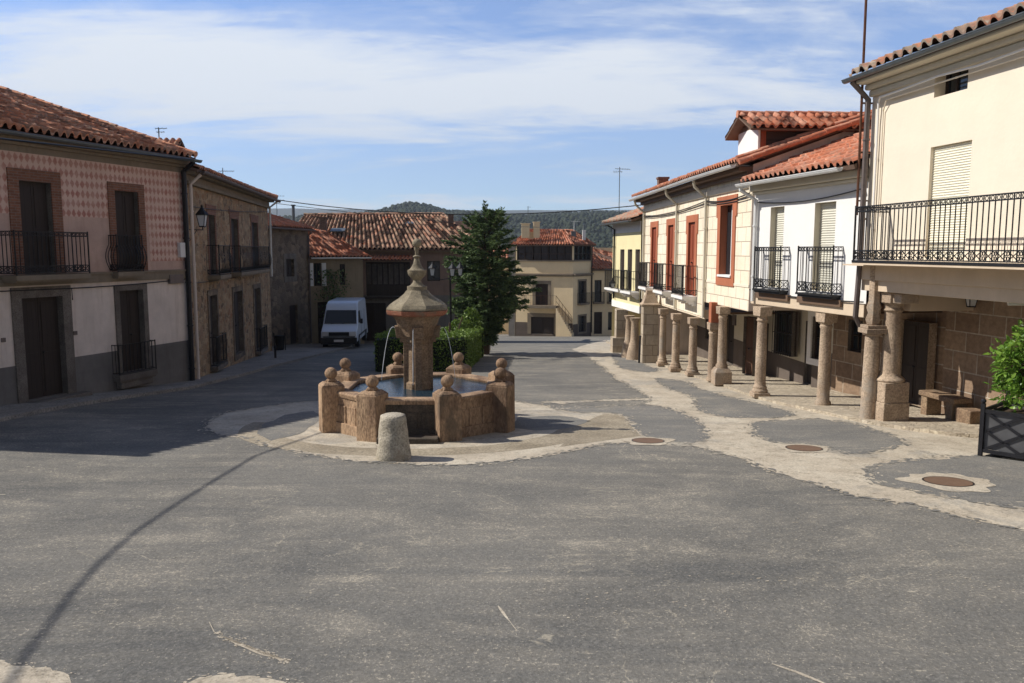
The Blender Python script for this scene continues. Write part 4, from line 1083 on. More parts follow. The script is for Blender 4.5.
def glazing(F_, q, n):
    mb = MB()
    for i in range(n + 1): x = q[0] + (q[1] - q[0]) * i / n; mb.fbox(F_, x - .04, x + .04, q[2], q[3], -.3, -.1)
    for z in (q[2], q[3] - .08, q[2] + .55): mb.fbox(F_, q[0], q[1], z, z + .08, -.29, -.09)
    w_ = mb.build('gallery_frame', M['dark_wood'], B); mb = MB(); mb.fbox(F_, q[0], q[1], q[2], q[3], -.26, -.24); mb.build('pane', M['glass'], w_)
glazing(F, glz, 7); glazing(F2, gl2, 4)
for F_, l in ((F, L), (F2, F2.L)):
    mb = MB(); mb.fbox(F_, -.02, l + .02, 1.5, 1.62, 0, .12); mb.fbox(F_, -.02, l + .02, .22, .36, 0, .25); mb.fbox(F_, -.02, l + .02, .1, .22, 0, .12); mb.build('string_course', M['cornice'], B)
mb = MB(); frame_mb(mb, F, dz[0], dz[1], dz[2], dz[3], .3, -.02, .05); mb.build('stone_surround', M['concrete_frame'] if False else M['cornice'], B)
mb = MB(); frame_mb(mb, F, gz_[0], gz_[1], gz_[2], gz_[3], .35, -.02, .05); mb.build('stone_surround', M['cornice'], B)
board_shutter(F, *dz, B, M['dark_wood'], -.2, 2, 'door'); board_shutter(F, *gz_, B, M['black_wood'], -.2, 2, 'garage_door')
pane_window(F2, *b1, B, -.2); pane_window(F2, *b2, B, -.2)
for q in (b1, b2):
    mb = MB(); frame_mb(mb, F2, *q, .16, -.02, .04, True); mb.build('stone_surround', M['cornice'], B)
balcony(F2, b1[0] - .2, b1[1] + .2, b1[2], .95, .4, B, M['cornice'], gap=.16, brackets=False, r=.018)
zf = dz[2]; s0 = F.sz(524, 300)[0]; s1 = F.sz(558.5, 300)[0]
mb = MB(); mb.fbox(F, s0, s1, zf - .25, zf, 0, 1.0); bl = mb.build('landing', M['cornice'], B)
nst = 12; s2 = F.sz(572, 320)[0] + .2; mb = MB()
for i in range(nst):
    a0 = s1 + (s2 - s1) * i / nst * 1.0; z = zf - (zf + 5.2) * (i + 1) / nst * .98
    mb.fbox(F, a0, s1 + (s2 - s1) * (i + 1) / nst, -7, z, 0, 1.0)
mb.build('stair', M['plaster_beige'], B)
mb = MB(); a = F.pt(s0, 0, .95); b = F.pt(s1, 0, .95); rail_panel(mb, a, b, zf, zf + .95, .5, .02); rail_panel(mb, F.pt(s0, 0, 0), a, zf, zf + .95, .4, .02)
nn = 5
p0 = F.pt(s1, zf, .95); p1 = F.pt(s2, zf - (s2 - s1) * 1.25, .95)
for i in range(nn + 1): p = p0.lerp(p1, i / nn); mb.cyl(p - Vector((0, 0, .6)), p + Vector((0, 0, .95)), .02, seg=4)
mb.cyl(p0 + Vector((0, 0, .95)), p1 + Vector((0, 0, .95)), .025, seg=5); mb.cyl(p0 + Vector((0, 0, .45)), p1 + Vector((0, 0, .45)), .02, seg=5)
mb.build('railing', M['rusty'], bl)
apex = Vector((4.2, 80.5, 4.65)); ap2 = Vector((3.4, 80.5, 4.65))
rf = tile_roof('roof', B, F.pt(-.4, 3.05, .55), F.pt(L + .2, 3.05, .6), Vector((5.2, 80.5, 4.55)), Vector((1.8, 80.5, 4.6)), M['tiles_red'], .27, .42, .08, seed=13)
tile_roof('roof', B, F.pt(L + .2, 3.05, .6), F2.pt(F2.L + .3, 3.05, .3), Vector((6.1, 80.5, 4.5)), Vector((5.2, 80.5, 4.55)), M['tiles_red'], .27, .42, .08, seed=14)
chimney(rf, 525.5, 224, 238, 76.5, .75, M['plaster_beige']); chimney(rf, 536.5, 222.5, 238, 76.5, .6, M['plaster_beige']); chimney(rf, 531, 232, 239, 76.8, .5, M['plaster_beige'], cap=False)
chimney(rf, 584, 231, 240, 77, .3, M['plaster_white'], pot=.55); chimney(rf, 573.5, 232, 239, 78, .45, M['zinc'])
mb = MB(); mb.fbox(F, -.75, -.1, -6, 3.6, -3, -.1); mb.build('side_wing', M['plaster_grey'], B)
pipe('downpipe', B, [F2.pt(F2.L - .1, 3, .2), F2.pt(F2.L - .1, 2.8, .1), F2.pt(F2.L - .1, -5.4, .1)], M['iron'], .06)

F = Facade((7.75, 77.8), (12.6, 79.0), 'L'); L = F.L
B = thing('corner_house', 'lower beige house with a sloping red roof, right of the glazed gallery house', 'house', (9.8, 78.3, gz(78)))
a1 = F.rect(594.5, 280, 601.5, 302); a2 = setz(F.rect(594, 312, 602, 336), -5.6); a3 = F.rect(609, 282, 614, 302); a4 = F.rect(608, 312, 614, 330)
ops = [a1, a2, a3, a4]
wall(B, 'wall', F, 0, L, -7, .75, M['plaster_beige'], ops); reveals(B, F, ops, M['concrete_frame'], .3)
mb = MB(); hull_mb(mb, F, 0, L, -7, .75, 6, zback=2.8); mb.build('gable_wall', M['plaster_beige'], B)
for q in (a1, a3, a4): pane_window(F, *q, B, -.2)
board_shutter(F, *a2, B, M['dark_wood'], -.2, 1, 'door')
for q in (a1, a3): balcony(F, q[0] - .2, q[1] + .2, q[2], .95, .4, B, M['cornice'], gap=.16, brackets=False, r=.018)
tile_roof('roof', B, F.pt(-.1, .75, .5), F.pt(L + .3, .75, .5), F.pt(L + .3, 2.2, -6.5), F.pt(-.1, 3.3, -6.5), M['tiles_red'], .3, .42, .08, seed=15)
mb = MB(); mb.fbox(F, 0, L, .55, .68, 0, .3); mb.build('cornice', M['cornice'], B)
# ------------------------------------------------------------------ right hand side with the arcades
def px_col(u, v, lift=PAVE): return G(u, v, lift)

# ===== cream house, nearest on the right
F = Facade((9.05, 7.0), (7.5, 17.1), 'R'); FR1 = F; L = F.L
B = thing('cream_house', 'tall cream house with a long black balcony over a granite arcade, nearest on the right', 'house', (8.2, 12.5, gz(12.5)))
at = F.rect(935, 66, 968, 93); sh = F.rect(928.5, 144, 969, 235); sh = (sh[0], sh[1], 2.42, sh[3])
at2 = (at[0] - 4.2, at[1] - 4.2, at[2], at[3]); sh2 = (sh[0] - 4.2, sh[1] - 4.2, sh[2], sh[3])
ops = [at, sh, at2, sh2]
wall(B, 'wall', F, 0, L, 2.25, 6.2, M['plaster_cream'], ops)
reveals(B, F, [sh, sh2], M['plaster_cream'], .14); reveals(B, F, [at, at2], M['plaster_cream'], .32)
mb = MB(); mb.quad(F.pt(L, 1.75), F.pt(L, 6.2), F.pt(L, 8.6, -7), F.pt(L, 1.75, -7)); mb.quad(F.pt(0, 1.75), F.pt(0, 6.2), F.pt(0, 8.6, -7), F.pt(0, -3, -7), F.pt(0, -3, -2), F.pt(0, 1.75, -2))
mb.quad(F.pt(0, -3, -7), F.pt(L, -3, -7), F.pt(L, 8.6, -7), F.pt(0, 8.6, -7)); mb.quad(F.pt(L, -3, -2), F.pt(L, 1.75, -2), F.pt(L, 1.75, -7), F.pt(L, -3, -7)); bmesh.ops.remove_doubles(mb.bm, verts=mb.bm.verts, dist=.001); mb.build('gable_wall', M['plaster_cream'], B)
for q in (sh, sh2): roller_shutter(F, *q, B, M['shutter_cream'], -.07, slat=.045)
for q in (at, at2): pane_window(F, *q, B, -.24, nx=3, nz=1)
mb = MB(); mb.fbox(F, 0, L, 1.72, 2.247, -.55, .05); mb.fbox(F, 0, L, 1.95, 2.247, .05, .12); mb.build('beam', M['plaster_beam'], B, bevel=.01)
Fb = F.back(2.0); dr = Fb.rect(897, 321, 927, 411); dr = (dr[0], dr[1], gnd(Fb, dr[0]) + .1, dr[3])
wall(B, 'arcade_wall', Fb, 0, L, -3, 2.0, M['granite_blocks'], [dr]); reveals(B, Fb, [dr], M['granite'], .2)
board_shutter(Fb, *dr, B, M['black_wood'], -.12, 2, 'door')
mb = MB(); mb.fbox(F, 0, L, 1.9, 1.98, -2.0, -.55)
for i in range(16): x = .3 + i * .65; mb.fbox(F, x, x + .14, 1.76, 1.898, -2.0, -.55)
mb.build('arcade_ceiling', M['beam_wood'], B)
pc = px_col(888, 421); pc = pc + Vector((.12, .28, 0)); spc = (Vector((pc.x, pc.y)) - F.p0).dot(F.d)
mb = MB(); mb.fbox(F, spc - .16, spc + .16, 1.32, 1.895, -2.0, -.56); mb.build('cross_beam', M['plaster_beam'], B, bevel=.01)
zb = gz(pc.y) + PAVE; mb = MB(); d3 = Vector((F.d.x, F.d.y, 0)); n3 = Vector((-F.n.x, -F.n.y, 0))
mb.box(pc + Vector((0, 0, zb - pc.z + .19)), (.58, .58, .40), d3, n3); mb.box(pc + Vector((0, 0, zb - pc.z + .60)), (.55, .55, .42), d3, n3)
mb.lathe((pc.x, pc.y, zb + .81), [(.29, 0), (.30, .04), (.24, .1), (.2, .14), (.19, .2), (.165, 1.45), (.2, 1.47), (.2, 1.5), (.17, 1.52), (.18, 1.58), (.26, 1.72)], 20)
mb.box((pc.x, pc.y, 1.60), (.52, .5, .22), d3, n3); mb.box(pc + d3 * -.35 + Vector((0, 0, 1.60 - pc.z)), (.35, .4, .2), d3, n3)
mb.build('column', M['granite'], B, smooth=True, bevel=.015)
for q in (2.3,):
    p = F.pt(spc - 5.2, 0, -.42); z0 = gz(p.y) + PAVE; mb = MB(); mb.box((p.x, p.y, z0 + .4), (.62, .62, .82), d3, n3)
    mb.lathe((p.x, p.y, z0 + .81), [(.30, 0), (.31, .04), (.24, .1), (.2, .2), (.185, 1.2), (.3, 1.72 - .81 - z0 - .1)], 20); mb.build('column', M['granite'], B, smooth=True)
Fo = F.back(-.75); ba = Fo.sz(853, 240)[0]
zfl = 2.36
mb = MB(); mb.fbox(F, -.2, ba, zfl - .08, zfl, 0.002, .75); mb.fbox(F, 0, L, zfl - .11, zfl - .082, .002, .5); bl = mb.build('balcony', M['plaster_beam'], B)
mb = MB(); A_, B_, C_ = F.pt(-.2, 0, .73), F.pt(ba - .02, 0, .73), F.pt(ba - .02, 0, 0)
rail_panel(mb, A_, B_, zfl - .02, 3.42, .125, .0105, .17, True); rail_panel(mb, B_, C_, zfl - .02, 3.42, .125, .0105, .17, True)
mb.fbox(F, -.2, ba, zfl - .04, zfl + .01, .71, .76); mb.cyl(B_ + Vector((0, 0, zfl)), B_ + Vector((0, 0, 3.45)), .02, seg=6)
mb.build('railing', M['iron'], bl)
Fg = F.back(-.5); gl = Fg.sz(848, 78)
zg = Fg.sz(930, 47.5)[1]
E0 = F.pt(-.4, zg + .02, .48); E1 = F.pt(gl[0] - .02, zg + .02, .48)
rf = tile_roof('roof', B, E0, E1, F.pt(gl[0], zg + 2.6, -6.5), F.pt(-.4, zg + 2.6, -6.5), M['tiles_grey'], .27, .4, .085, seed=21, jit=1.6)
gutter('gutter', B, F.pt(-.4, zg - .04, .56), F.pt(gl[0] + .02, zg - .05, .56), M['zinc'], .07)
mb = MB(); mb.fbox(F, 0, L, zg - .16, zg - .08, 0, .44); mb.fbox(F, 0, L, zg - .27, zg - .16, 0, .2); mb.fbox(F, 0, L, zg - .4, zg - .27, 0, .1); mb.build('cornice', M['plaster_arcade'], B, bevel=.03)
zc = zg - .45
pipe('conduit', B, [F.pt(0, zc, .16)] + [F.pt(x, zc - .02 * math.sin(x * 3), .15) for x in (2, 4, 5, 6, 7, 8, 9)] + [F.pt(L - .45, zc - .03, .13), F.pt(L - .32, zc - .1, .07), F.pt(L - .3, zc - .5, .05), F.pt(L - .3, 2.3, .05)], M['plaster_white'], .022)
pipe('conduit', B, [F.pt(4.2, zc - .07, .12), F.pt(L - .6, zc - .1, .08), F.pt(L - .45, zc - .3, .04), F.pt(L - .45, 3.3, .04)], M['plaster_cream'], .015)
pipe('downpipe', B, [F.pt(L - .03, zg - .1, .5), F.pt(L - .03, zg - .45, .12), F.pt(L - .06, 2.4, .14), F.pt(L - .02, 1.15, .16), F.pt(L + .05, .95, .0)], M['brown_metal'], .06)
# tall mast on the corner of the cream house
b_ = F.pt(L + .02, 3.3, .22); mb = MB(); mb.cyl(b_, b_ + Vector((-.03, 0, 6.0)), .028, seg=8)
for z in (3.6, 4.6, 5.6): mb.box(F.pt(L + .0, z, .12), (.05, .22, .03), (F.d.x, F.d.y, 0), (F.n.x, F.n.y, 0))
mb.build('mast', M['rusty'], B, smooth=True)

# ===== white house
F = Facade((7.60, 17.16), (6.53, 21.8), 'R'); FR2 = F; L = F.L
B = thing('white_house', 'white rendered house with two small black balconies and roller shutters above stout round columns', 'house', (7.1, 19.5, gz(19.5)))
wA = F.rect(769.5, 208, 783, 285); wB = F.rect(813.5, 201, 834.5, 285); zf = 1.62
ztop = (wA[3] + wB[3]) / 2; wA = (wA[0], wA[1], zf, ztop); wB = (wB[0], wB[1], zf, ztop)
ops = [wA, wB]; zbm = 1.12
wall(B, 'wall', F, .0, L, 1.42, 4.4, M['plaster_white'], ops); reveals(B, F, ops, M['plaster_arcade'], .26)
mb = MB(); mb.quad(F.pt(L, zbm), F.pt(L, 4.4), F.pt(L, 7.2, -7), F.pt(L, zbm, -7)); mb.quad(F.pt(0, -3, -7), F.pt(L, -3, -7), F.pt(L, 7.2, -7), F.pt(0, 7.2, -7)); bmesh.ops.remove_doubles(mb.bm, verts=mb.bm.verts, dist=.001); mb.build('gable_wall', M['plaster_white'], B)
for q in (wA, wB): roller_shutter(F, q[0], q[1], q[2] + (.0), q[3], B, M['shutter_white'], -.16)
mb = MB(); mb.fbox(F, 0.02, L, zbm, 1.418, -.4, .03); mb.build('beam', M['plaster_beam'], B, bevel=.015)
mb = MB()
for x0, x1 in ((wA[0] - .45, wA[1] + .45), (wB[0] - .45, wB[1] + .45)): mb.fbox(F, x0, x1, 1.30, 1.45, .0, .10)
mb.build('joist_panel', M['beam_wood'], B)
Fo = F.back(-.27)
bA = sorted((Fo.sz(753, 265)[0], Fo.sz(779.5, 265)[0])); bB = sorted((Fo.sz(796, 270)[0], Fo.sz(832, 270)[0]))
for q in (bA, bB): balcony(F, q[0], q[1], zf - .06, 1.08, .27, B, M['iron'], gap=.115, scroll=.2, top_scroll=True, brackets=False, th=.045, r=.009)
Fg = F.back(-.5); zg = (Fg.sz(741, 183)[1] + Fg.sz(842, 167)[1]) / 2
e1 = Fg.sz(739, 183)[0]; e0 = Fg.sz(845, 167)[0]
E0 = F.pt(.02, zg + .04, .45); E1 = F.pt(e1, zg + .04, .45)
rf = tile_roof('roof', B, E0, E1, F.pt(e1, zg + 2.75, -6.6), F.pt(.02, zg + 2.75, -6.6), M['tiles_red'], .215, .36, .075, seed=31, jit=1.4)
gutter('gutter', B, F.pt(.35, zg - .02, .54), F.pt(e1, zg - .04, .54), M['white_metal'], .075)
mb = MB(); mb.fbox(F, .01, L, zg - .22, zg - .04, 0, .2); mb.fbox(F, .01, L, zg - .3, zg - .22, 0, .1); mb.build('cornice', M['plaster_arcade'], B, bevel=.03)
pipe('downpipe', B, [F.pt(L - .12, zg - .1, .5), F.pt(L - .12, zg - .18, .5), F.pt(L - .2, zg - .45, .08), F.pt(L - .2, 1.2, .08)], M['white_metal'], .055)
pipe('cable', B, wire_pts(F.pt(.2, zg - .45, .05), F.pt(L - .2, zg - .5, .05), .12, 10), M['iron'], .014, False)
pipe('cable', B, wire_pts(F.pt(.0, 1.46, .07), F.pt(L, 1.5, .07), .06, 10), M['iron'], .016, False)
for u, v in ((804, 405.6), (757, 396)):
    p = px_col(u, v); zz_ = gz(p.y) + PAVE - .02; mb = MB(); s_ = (Vector((p.x, p.y)) - F.p0).dot(F.d)
    p = F.pt(s_ + .05, 0, -.18) if u > 780 else p + Vector((.1, .1, 0))
    H = zbm - .24 - zz_ + .24
    column_mb(mb, p.x, p.y, zz_, zbm - .0 + .0,   .135 if u > 780 else .135, 'plain' if u > 780 else 'round')
    mb.box((p.x, p.y, zbm - .12), (.34, .34, .24), (F.d.x, F.d.y, 0), (F.n.x, F.n.y, 0), top=(1.15, 1.05))
    mb.build('column', M['granite'], B, smooth=True, bevel=.01)
p = px_col(868, 419); mb = MB(); zz_ = gz(p.y) + PAVE - .02; p = p + Vector((.06, .12, 0))
mb.lathe((p.x, p.y, zz_), [(.17, 0), (.165, .5), (.155, 1.2), (.145, .82 - zz_ - .02), (.2, .82 - zz_), (.2, .86 - zz_)], 18)
mb.box((p.x, p.y, .90), (.44, .44, .10)); mb.box((p.x, p.y, .985), (.38, .38, .07)); mb.lathe((p.x, p.y, 1.02), [(.13, 0), (.17, .12), (.12, .25), (.16, .36), (.12, .5), (.12, 1.22)], 6)
mb.build('column', M['granite'], B, smooth=True, bevel=.01)
Fb = F.back(2.2)
g1 = Fb.rect(774, 311, 792, 355); g2 = Fb.rect(812, 317, 828, 360); g3 = Fb.rect(743, 317, 753, 372); g3 = (g3[0], g3[1], gnd(Fb, g3[0]) + PAVE, g3[3]); g4 = Fb.rect(848, 320, 862, 352)
ops = [g1, g2, g3, g4]; sst = Fb.sz(833, 340)[0]
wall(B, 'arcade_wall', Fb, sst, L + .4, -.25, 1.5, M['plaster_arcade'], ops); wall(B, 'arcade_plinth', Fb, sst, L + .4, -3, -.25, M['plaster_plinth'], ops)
wall(B, 'stone_arcade_wall', Fb, -.3, sst, -3, 1.5, M['granite_blocks'], ops)
reveals(B, Fb, ops, M['concrete_frame'], .22)
pane_window(Fb, *g1, B, -.12); pane_window(Fb, *g2, B, -.12); pane_window(Fb, *g4, B, -.12); board_shutter(Fb, *g3, B, M['brown_wood'], -.1, 1, 'door')
mb = MB(); frame_mb(mb, Fb, *g2, .18, -.01, .04, True); mb.build('window_surround', M['plaster_white'], B)
mb = MB(); n = 9
for i in range(n): x = g1[0] + (g1[1] - g1[0]) * i / (n - 1); mb.cyl(Fb.pt(x, g1[2], .05), Fb.pt(x, g1[3], .05), .012, seg=4)
for k in (.05, .5, .95): z = g1[2] + (g1[3] - g1[2]) * k; mb.fbox(Fb, g1[0], g1[1], z - .01, z + .01, .04, .06)
mb.build('window_grille', M['iron'], B)
s_, z_ = Fb.sz(735, 320); mb = MB(); mb.fbox(Fb, s_ - .1, s_ + .1, z_ - .18, z_ + .18, 0, .05); mb.build('meter_box', M['brown_metal'], B)
mb = MB(); mb.fbox(F, 0, L, 1.30, 1.38, -2.2, -.4)
for i in range(8): x = .3 + i * .6; mb.fbox(F, x, x + .13, 1.17, 1.298, -2.2, -.4)
mb.build('arcade_ceiling', M['beam_wood'], B)

# ===== ashlar house with red window surrounds
FA = Facade((6.47, 21.86), (6.22, 25.8), 'R'); FBc = Facade((6.22, 25.8), (5.9, 36.3), 'R')
B = thing('ashlar_house', 'long house of pale painted stone blocks with brick red window surrounds and a dormer', 'house', (6.1, 29, gz(29)))
F = FA; L = F.L
w0 = F.rect(720.5, 205, 732.5, 277); zb_a = .92
wall(B, 'wall', F, 0, L, zb_a, 4.85, M['ashlar'], [w0]); reveals(B, F, [w0], M['red_paint'], .26)
mb = MB(); frame_mb(mb, F, *w0, .26, -.02, .03, True); mb.fbox(F, w0[0] - .36, w0[0] - .26, w0[3] - .35, w0[3] + .262, -.02, .032); mb.fbox(F, w0[1] + .26, w0[1] + .36, w0[3] - .35, w0[3] + .262, -.02, .032); mb.build('red_surround', M['red_paint'], B)
mb = MB(); mb.fbox(F, w0[0] - .05, w0[1] + .05, w0[2] - .001, w0[2] + .06, -.2, .07); mb.build('window_sill', M['plaster_white'], B)
mb = MB(); mm = (w0[0] + w0[1]) / 2; mb.fbox(F, w0[0], mm, w0[2] + .06, w0[3], -.2, -.14); mb.build('curtain', M['plaster_white'], B)
mb = MB(); mb.fbox(F, mm, w0[1], w0[2] + .06, w0[3], -.24, -.19); mb.build('window', M['glass'], B)
F = FBc; L = F.L; zb_b = .35
ws = [F.rect(652.2, 229, 656, 285), F.rect(668.3, 224, 673.5, 288), F.rect(688.5, 221.5, 695, 293)]
zs = 1.02; ztw = sum(q[3] for q in ws) / 3; cen = [(q[0] + q[1]) / 2 for q in ws]; ws = [(c_ - .44, c_ + .44, zs, ztw) for c_ in cen]
wall(B, 'wall', F, 0, L, zb_b + .02, 4.85, M['ashlar'], ws); reveals(B, F, ws, M['red_paint'], .14)
for q in ws:
    mb = MB(); frame_mb(mb, F, *q, .24, -.02, .03); mb.fbox(F, q[0] - .34, q[0] - .24, q[3] - .4, q[3] + .24, -.02, .031); mb.fbox(F, q[1] + .24, q[1] + .34, q[3] - .4, q[3] + .24, -.02, .031); mb.build('red_surround', M['red_paint'], B)
    board_shutter(F, *q, B, M['red_door'] if 'red_door' in M else M['brown_wood'], -.05, 2)
Fo = F.back(-.5)
for q in ws: balcony(F, q[0] - .38, q[1] + .38, zs, 1.02, .5, B, M['plaster_white'], gap=.12, scroll=.15, brackets=True, th=.1, r=.013)
mb = MB(); mb.quad(FA.pt(0, zb_a), FA.pt(0, 4.85), FA.pt(0, 7.35, -7), FA.pt(0, zb_a, -7)); bmesh.ops.remove_doubles(mb.bm, verts=mb.bm.verts, dist=.001); mb.build('gable_wall', M['plaster_old'], B); mb = MB(); mb.quad(F.pt(L, -3), F.pt(L, 4.85), F.pt(L, 7.35, -7), F.pt(L, -3, -7)); bmesh.ops.remove_doubles(mb.bm, verts=mb.bm.verts, dist=.001); mb.build('gable_wall', M['plaster_old'], B)
mb = MB(); mb.fbox(FA, 0.02, FA.L, zb_a - .02, zb_a + .2, -.4, -.003); mb.build('beam', M['plaster_beam'], B)
mb = MB(); mb.fbox(F, 0, L, zb_b, zb_b + .3, -.4, -.003); mb.build('beam', M['plaster_beam'], B)
mb = MB(); mb.fbox(FA, 0.0, FA.L - .02, 1.55, 1.62, 0, .02); mb.fbox(F, .02, L, 4.25, 4.4, 0, .06); mb.fbox(FA, 0.0, FA.L, 4.25, 4.4, 0, .06)
mb.build('string_course', M['plaster_cream'], B)
mb = MB(); mb.fbox(FA, 0, FA.L + .05, 4.55, 4.68, 0, .15); mb.fbox(FA, 0, FA.L + .05, 4.68, 4.8, 0, .38); mb.fbox(F, .05, L, 4.55, 4.68, 0, .15); mb.fbox(F, .05, L, 4.68, 4.8, 0, .38); mb.build('cornice', M['beam_wood'], B)
zg = 4.86
j0 = FA.pt(FA.L, zg + .04, .5); 
rfA = tile_roof('roof', B, FA.pt(-.15, zg + .04, .5), j0, FA.pt(FA.L + .1, zg + 2.35, -6.4), FA.pt(-.15, zg + 2.35, -6.4), M['tiles_red'], .22, .36, .07, seed=41)
tile_roof('roof', B, j0, F.pt(L + .25, zg + .04, .5), F.pt(L + .25, zg + 2.35, -6.4), FA.pt(FA.L + .1, zg + 2.35, -6.4), M['tiles_red'], .22, .36, .07, seed=42)
a = FA.pt(-.15, zg + .12, .5); b = FA.pt(-.15, zg + 2.43, -6.4)
mb = MB(); ridge_tiles(mb, a, b, .085, .34); off = Vector((0, -.22, -.09)); ridge_tiles(mb, a + off, b + off, .08, .34, seed=8); mb.build('verge_tiles', M['tiles_red'], rfA, smooth=True)
mb = MB(); mb.fbox(FA, -.42, -.02, 0, 0.001, 0, .01) if False else None
q0 = FA.pt(-.02, zg + .0, .45); q1_ = FA.pt(-.02, zg + 2.25, -6.4); mb.cyl(q0, q0 + (q1_ - q0) * .999, .05, seg=4); mb.build('verge_board', M['beam_wood'], rfA)
gutter('gutter', B, FA.pt(-.1, zg - .04, .58), FA.pt(FA.L, zg - .04, .58), M['white_metal'], .075)
gutter('gutter', B, F.pt(.02, zg - .04, .58), F.pt(L + .2, zg - .05, .58), M['white_metal'], .075)
for F_, u in ((F, 678), (FA, 706.5), (F, 645)):
    s_ = F_.sz(u, 240)[0]; s_ = min(max(s_, .08), F_.L - .08)
    pipe('downpipe', B, [F_.pt(s_, zg - .1, .5), F_.pt(s_, zg - .3, .45), F_.pt(s_, zg - .65, .07), F_.pt(s_, .4, .07)], M['plaster_arcade'], .05)
pipe('cable', B, wire_pts(FA.pt(.05, 4.1, .05), FA.pt(FA.L, 4.12, .05), .1, 8) + wire_pts(F.pt(.05, 4.12, .05), F.pt(L, 4.1, .05), .15, 10)[1:], M['iron'], .02, False)
pipe('cable', B, wire_pts(FA.pt(.05, 3.98, .05), FA.pt(FA.L, 4.02, .05), .06, 8) + wire_pts(F.pt(.05, 4.02, .05), F.pt(L, 4.0, .05), .1, 10)[1:], M['iron'], .014, False)
# columns
for u, v, kind, zt_, r in ((720, 384, 'pedestal', .92, .13), (711, 380.5, 'plain', .35, .14), (691, 375, 'round', .35, .135), (674, 370.5, 'round', .35, .135), (661, 365, 'round', .35, .13)):
    p = px_col(u, v) + Vector((.08, .18, 0)); zz_ = gz(p.y) + PAVE - .02; mb = MB(); Fk = FA if zt_ > .5 else FBc
    if kind == 'pedestal':
        mb.box((p.x, p.y, zz_ + .19), (.5, .5, .38)); mb.box((p.x, p.y, zz_ + .44), (.5, .5, .13), top=(.7, .7)); column_mb(mb, p.x, p.y, zz_ + .5, zt_, r, 'plain')
    else: column_mb(mb, p.x, p.y, zz_, zt_, r, kind)
    mb.box((p.x, p.y, zt_ - .12), (.33, .32, .22), (Fk.d.x, Fk.d.y, 0), (Fk.n.x, Fk.n.y, 0), top=(1.15, 1.05))
    mb.build('column', M['granite'], B, smooth=True, bevel=.01)
p = px_col(711, 380.5); mb = MB(); mb.box((p.x + .1, p.y + .15, .66), (.3, .3, .62)); mb.build('post', M['red_paint'], B)
p = px_col(649.5, 361.5) + Vector((0.02, .3, 0)); zz_ = gz(p.y); mb = MB(); mb.box((p.x, p.y, (zz_ - .3 + .33) / 2), (.6, .6, .33 - zz_ + .3)); pr_ = mb.build('pier', M['pier_blocks'], B)
mb = MB(); mb.lathe((p.x, p.y, .33), [(.36, 0), (.38, .06), (.30, .12), (.17, .45), (.14, .62)], 4, math.pi / 4, sq=True); mb.build('pier_cap', M['granite'], pr_)
# wall behind the arcade
for F_, zt_ in ((FA.back(2.3), zb_a + .25), (FBc.back(2.3), zb_b + .3)):
    s1_ = F_.L
    qs = [(.5, 1.5, gnd(F_, 1.2) + .1, .5 if zt_ > 1 else .15)] + ([(4.2, 5.2, gnd(F_, 4.2) + .1, .1), (7.2, 8.2, gnd(F_, 7.5) + .9, .05)] if zt_ < 1 else [(2.3, 3.2, gnd(F_, 2.6) + 1.0, .4)])
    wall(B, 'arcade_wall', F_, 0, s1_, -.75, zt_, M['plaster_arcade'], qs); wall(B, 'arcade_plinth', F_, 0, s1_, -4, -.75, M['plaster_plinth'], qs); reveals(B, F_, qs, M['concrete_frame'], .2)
    for q in qs: board_shutter(F_, *q, B, M['black_wood'], -.1, 1, 'door' if q[2] < gnd(F_, q[0]) + .3 else 'shutter')
mb = MB(); mb.fbox(FA, 0, FA.L, zb_a + .1, zb_a + .18, -2.3, -.4); mb.fbox(FBc, 0, FBc.L, zb_b + .15, zb_b + .22, -2.3, -.4); mb.build('arcade_ceiling', M['beam_wood'], B)
# dormer, seen from its shaded side
FR3A = FA
c0 = FA.pt(.80, 5.02, -.12); fx = Vector((FA.n.x, FA.n.y, 0)); sd = Vector((FA.d.x, FA.d.y, 0)); up = Vector((0, 0, 1))
w_ = 1.55; dep = 3.6; hd = .84
mb = MB(); mb.box(c0 + up * hd / 2 - fx * .03, (.06, w_, hd), fx, sd); dm = mb.build('dormer', M['plaster_white'], B)
mb = MB()
for s in (-1, 1): mb.box(c0 - fx * (.06 + dep / 2) + sd * s * (w_ / 2 - .06) + up * (hd / 2 - .02), (dep, .1, hd + .0), fx, sd)
mb.build('dormer_side', M['brown_dark'] if 'brown_dark' in M else M['dark_wood'], dm)
mb = MB(); mb.box(c0 - fx * .14 - sd * (w_ / 2 + .0) + up * (hd / 2), (.14, .04, hd), fx, sd); mb.box(c0 - fx * (dep / 2 + .1) - sd * (w_ / 2 + .02) + up * (hd - .06), (dep, .05, .14), fx, sd); mb.build('timber_post', M['red_door'] if 'red_door' in M else M['brown_wood'], dm)
A_ = [c0 + sd * w_ / 2 + up * hd, c0 - sd * w_ / 2 + up * hd, c0 + up * (hd + .36)]; mb = MB(); mb.quad(*A_); mb.quad(*[q - fx * .2 for q in A_]); mb.build('dormer_gable', M['beam_wood'], dm)
for s in (-1, 1):
    e0 = c0 + sd * s * (w_ / 2 + .28) + up * (hd - .08) + fx * .3; e1 = e0 - fx * (dep + 1.6)
    r0 = c0 + up * (hd + .41) + fx * .3; r1 = r0 - fx * (dep + 1.6)
    if s < 0: tile_roof('dormer_tiles', dm, e0, e1, r1, r0, M['tiles_red'], .235, .34, .075, seed=50 + s, thick=.05)
    else: tile_roof('dormer_tiles', dm, e1, e0, r0, r1, M['tiles_red'], .235, .34, .075, seed=50 + s, thick=.05)
